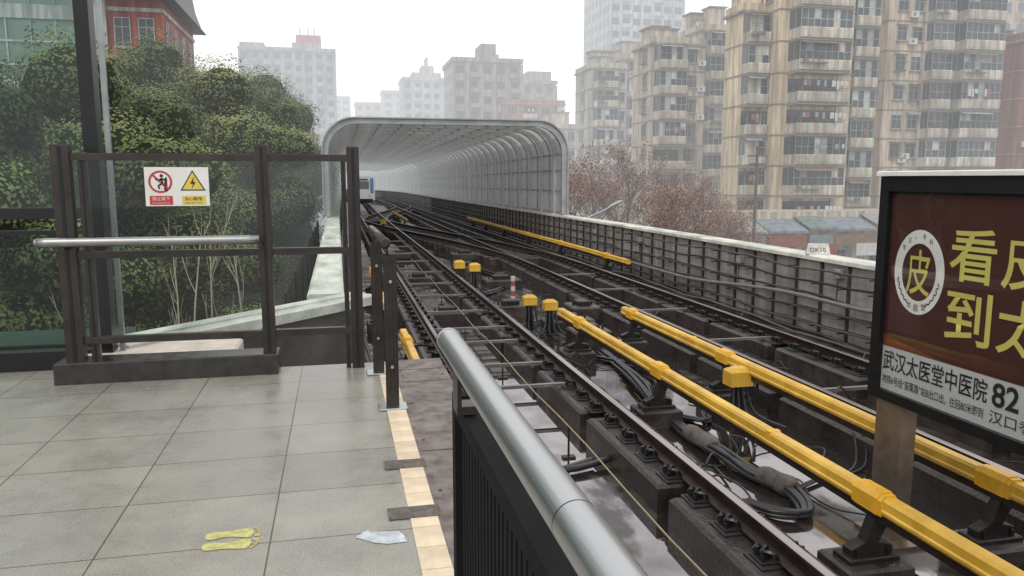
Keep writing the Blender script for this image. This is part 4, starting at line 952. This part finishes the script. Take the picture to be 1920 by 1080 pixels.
apartment(36.6,43.4,88,94,17.2,wC,[('b',38.6,3.4,1.8),('w',41.6,1.4,1.4)],[('w',90,1.3,1.4)],'grey beige apartment block with enclosed balconies',4)
apartment(43.5,50,89.5,98,19.2,wC,[('b',45.7,3.6,1.8),('w',48.6,1.2,1.4)],[],'taller grey beige apartment wing with rooftop sheds',24)
apartment(38.4,44.2,116,124,18.2,wD,[('b',40.5,3.4,1.7),('w',43.2,1.2,1.4)],[('w',120,1.3,1.4)],'pale grey apartment block with stacked balconies',5)
apartment(44.3,50,118,126,20.0,wC,[('b',46.3,3.2,1.5),('w',49,1.2,1.4)],[],'grey beige apartment wing with rooftop water tank',25)
apartment(37.0,43,138,146,10.5,wC,[('b',39,3.2,1.7),('w',42,1.2,1.4)],[('w',140,1.3,1.4)],'lower beige apartment block behind bare trees',6)
wR=wallm('red_brick_render',(.26,.10,.075)); wR2=wallm('salmon_render',(.42,.2,.15))
apartment(70.5,79,70,84,15.8,wR,[('w',73,1.6,1.4),('w',76.5,1.6,1.4)],[],'dark red brick apartment block',7)
apartment(33,46,156,170,16.5,wR2,[('w',35,1.8,1.4),('b',38.5,2.6,1.2),('w',42,1.8,1.4),('b',44.5,2.2,1.2)],[('w',159,1.4,1.4)],'salmon red apartment block with white bands',8)
apartment(26,34,150,160,9,wR2,[('w',28,1.8,1.4),('w',31.5,1.8,1.4)],[],'low salmon red building behind the tunnel',9)
# low shops
e=empty('shop_building',(40,62,GZ)); mb=MB(); mb.box(28,53,62,66.5,GZ,-1.3); mb.build('wall',[wC,m_slab],e)
rg=random.Random(5); x=28.2; i=0
while x<52:
    wd=rg.uniform(2.4,4.2); z1=-1.5-rg.uniform(0,.5)
    mb=MB(); mb.add([(x,62,z1),(x+wd,62,z1),(x+wd,59.4,z1-.9),(x,59.4,z1-.9),(x,59.4,z1-1.1),(x+wd,59.4,z1-1.1)],[(0,1,2,3),(3,2,5,4)]); mb.build('awning',[[m_aw[3],m_aw[0],m_aw[3],m_aw[1]][i%4]],e)
    mb=MB(); mb.box(x+.1,x+wd-.1,59.5,59.6,-4.2,-3.2); mb.build('signboard',[[m_aw[2],m_aw[0],m_cloth[0],m_aw[3]][i%4]],e)
    inst('window',getw(1.7,1.4,0),(x+wd/2,61.99,-6.2),e)
    x+=wd+.1; i+=1
top(e,'low shop row with blue grey awnings under apartment blocks','building')
for i,(x,c) in enumerate(((37,'red'),(41,'white'),(46,'blue'))):
    mb=MB(); mb.box(x,x+2.2,55,55.06,-4.6,-3.6); mb.tube([(x+1.1,55.1,GZ),(x+1.1,55.1,-3.7)],.06,1,6); o=mb.build('shop_sign',[m_cloth[i],m_slab]); top(o,'small coloured shop sign board on a post','shop sign','shop signs along the street')
# ------------------------------------------------------------------ distant towers
m_fw=M('far_window_glass',(.06,.08,.10),.2,0,.4,.6,haze=True)
def tower(x0,x1,y0,y1,zt,wm,lab,fh=3.0,bay=3.0,wfr=.55,crown=None,name='tower_block',hfr=.5,style=0):
    e=empty(name,((x0+x1)/2,(y0+y1)/2,GZ)); mb=MB(); mb.box(x0,x1,y0,y1,GZ,zt)
    nb=max(2,int((x1-x0)/bay)); bw=(x1-x0)/nb
    for k in range(nb+1):
        if style==1 or k%3==0: x=x0+k*bw; mb.box(x-.25,x+.25,y0-.5,y0-.001,GZ,zt-.3)
    mb.box(x0-.3,x1+.3,y0-.7,y1+.3,zt,zt+.8)
    mb.build('wall',[wm],e); wb=MB(); sl=MB(); nf=int((zt+2)/fh)
    for f in range(nf):
        z=zt-(f+1)*fh+.8
        for k in range(nb):
            x=x0+k*bw+bw*(1-wfr)/2; wb.box(x,x+bw*wfr,y0-.08,y0-.002,z,z+fh*hfr)
            if k%3==1: sl.box(x-.3,x+bw*wfr+.3,y0-1.0,y0-.09,z-.8,z+.1)
        ns=int((y1-y0)/bay)
        for k in range(ns):
            y=y0+(y1-y0)*(k+.25)/ns
            wb.box(x0-.08,x0-.002,y,y+1.4,z,z+fh*hfr); wb.box(x1+.002,x1+.08,y,y+1.4,z,z+fh*hfr)
    o=wb.build('window',[m_fw],e); o['kind']='stuff'; o=sl.build('balcony',[wm],e); o['kind']='stuff'
    if crown:
        for (a,b,h0,h1) in crown:
            mb=MB(); mb.box(x0+(x1-x0)*a,x0+(x1-x0)*b,y0+1,y0+8,zt+.801+h0,zt+h1+.8)
            mb.build('roof_structure',[wm],e)
    top(e,lab,'building'); return e
wT1=wallm('far_grey_cladding',(.36,.37,.38)); wT2=wallm('far_pale_cladding',(.5,.5,.5)); wT3=wallm('far_brown_grey',(.38,.34,.31)); wT4=wallm('far_bluish_white',(.5,.54,.55)); wT5=wallm('far_yellow',(.55,.45,.33))
tower(-22.5,.3,206,222,33.0,wT1,'grey high rise tower with rooftop frame',crown=[(.0,.25,0,1.2),(.55,.85,0,1.5)],bay=2.4,fh=2.8)
mb=MB(); mb.box(-9,-3,207,214,35.4,37.2); 
for x in (-8,-6,-4.5): mb.tube([(x,208,37.2),(x,208,39)],.12,0,4)
o=mb.build('rooftop_sign_frame',[M('faded_red_frame',(.38,.10,.12),.7,0,.2,haze=True)]); top(o,'faded red frame standing on the tower roof','rooftop frame')
tower(23.3,37.3,158,172,24.8,wT3,'brown grey residential tower with boxy rooftop tank',crown=[(.38,.68,0,1.0),(.42,.64,1.001,3.0)],style=1,bay=2.4)
tower(19.5,33.5,232,246,30,wT2,'pale stepped residential tower',crown=[(.2,.8,0,1.5),(.4,.65,1.501,3.5),(.5,.53,3.502,6.0)],bay=2.4)
tower(42.8,50.8,180,190,23.5,wT3,'grey residential tower with round roof structures',crown=[(.2,.9,0,2.2)],bay=2.4)
tower(64,82.5,180,200,52,wT4,'tall bluish white high rise tower',style=1,bay=2.6,wfr=.7)
tower(7.5,17,300,312,29,wT2,'pale distant tower in the haze'); tower(17.5,26,300,312,33.5,wT2,'pale distant tower behind the tunnel'); tower(-4,6,330,345,34,wT2,'hazy distant tower block')
tower(88,104,100,115,34,wT5,'tall yellowish apartment tower',bay=2.6); tower(36,44,230,240,28,wT2,'hazy pale tower between blocks')
# ------------------------------------------------------------------ left red building
e=empty('red_office_building',(-13,62,GZ)); wRd=wallm('red_panel_cladding',(.42,.11,.08)); mwh=wallm('white_panel_cladding',(.6,.6,.58))
xr,yf,yd=-11.2,58,70; xl=-15.6
mb=MB(); mb.box(xl,xr,yf,yd,GZ,13.45); mb.build('wall',[wRd],e)
for f in range(8):
    z=12.9-f*3.1
    mb=MB(); mb.box(xl,xr+.1,yf-.12,yf-.001,z-.25,z); mb.box(xr+.001,xr+.12,yf,yd,z-.25,z); mb.build('white_band',[mwh],e)
mb=MB(); mb.box(-15.5,-14.6,yf-.35,yf-.13,GZ,13.4); mb.build('white_pier',[mwh],e)
for f in range(6):
    for x in (-13.7,-12.2): inst('window',getw(.9,1.8,0),(x,yf-.003,10.4-f*3.1),e)
for f in range(6):
    for k in range(4): inst('window',getw(1.1,1.8,0),(xr+.003,yf+1.6+k*2.9,10.4-f*3.1),e,math.pi/2)
mb=MB(); rp_=[(xr+.9,13.5),(xr+.5,14.0),(xr+.1,15.2),(xr-.2,17),(xr-.5,20),(xr-2,24),(xl,24),(xl,13.5)]
mb.add([(x,yf-2,z) for x,z in rp_]+[(x,yd+1.2,z) for x,z in rp_],[tuple(range(8)),tuple(range(15,7,-1))]+[(k,8+k,8+(k+1)%8,(k+1)%8) for k in range(8)])
mb.build('sweeping_roof',[M('dark_grey_roof',(.09,.10,.11),.6,0,.2,1,haze=True)],e)
top(e,'red panelled office building with dark sweeping eaves','building')
e=empty('glass_office_building',(-30,60,GZ)); m_gcw=M('green_curtain_glass',(.16,.24,.20),.15,0,.3,.6,haze=True)
mb=MB(); mb.box(-45,-15.7,yf+.5,yd,GZ,22); mb.build('wall',[mwh],e)
mb=MB(); mb.box(-44.5,-16.4,yf+.4,yf+.499,-6,19); mb.build('curtain_glazing',[m_gcw],e)
for k in range(20): mb=MB(); x=-44.5+k*1.48; mb.box(x-.04,x+.04,yf+.3,yf+.399,-6,19); mb.build('curtain_mullion',[mwh],e)
for k in range(17): mb=MB(); h_=.9 if k%3==0 else .12; mb.box(-44.5,-16.4,yf+.26,yf+.299,-6+k*1.5,-6+h_+k*1.5); mb.build('curtain_band',[mwh],e)
top(e,'pale office building with green curtain glazing','building')
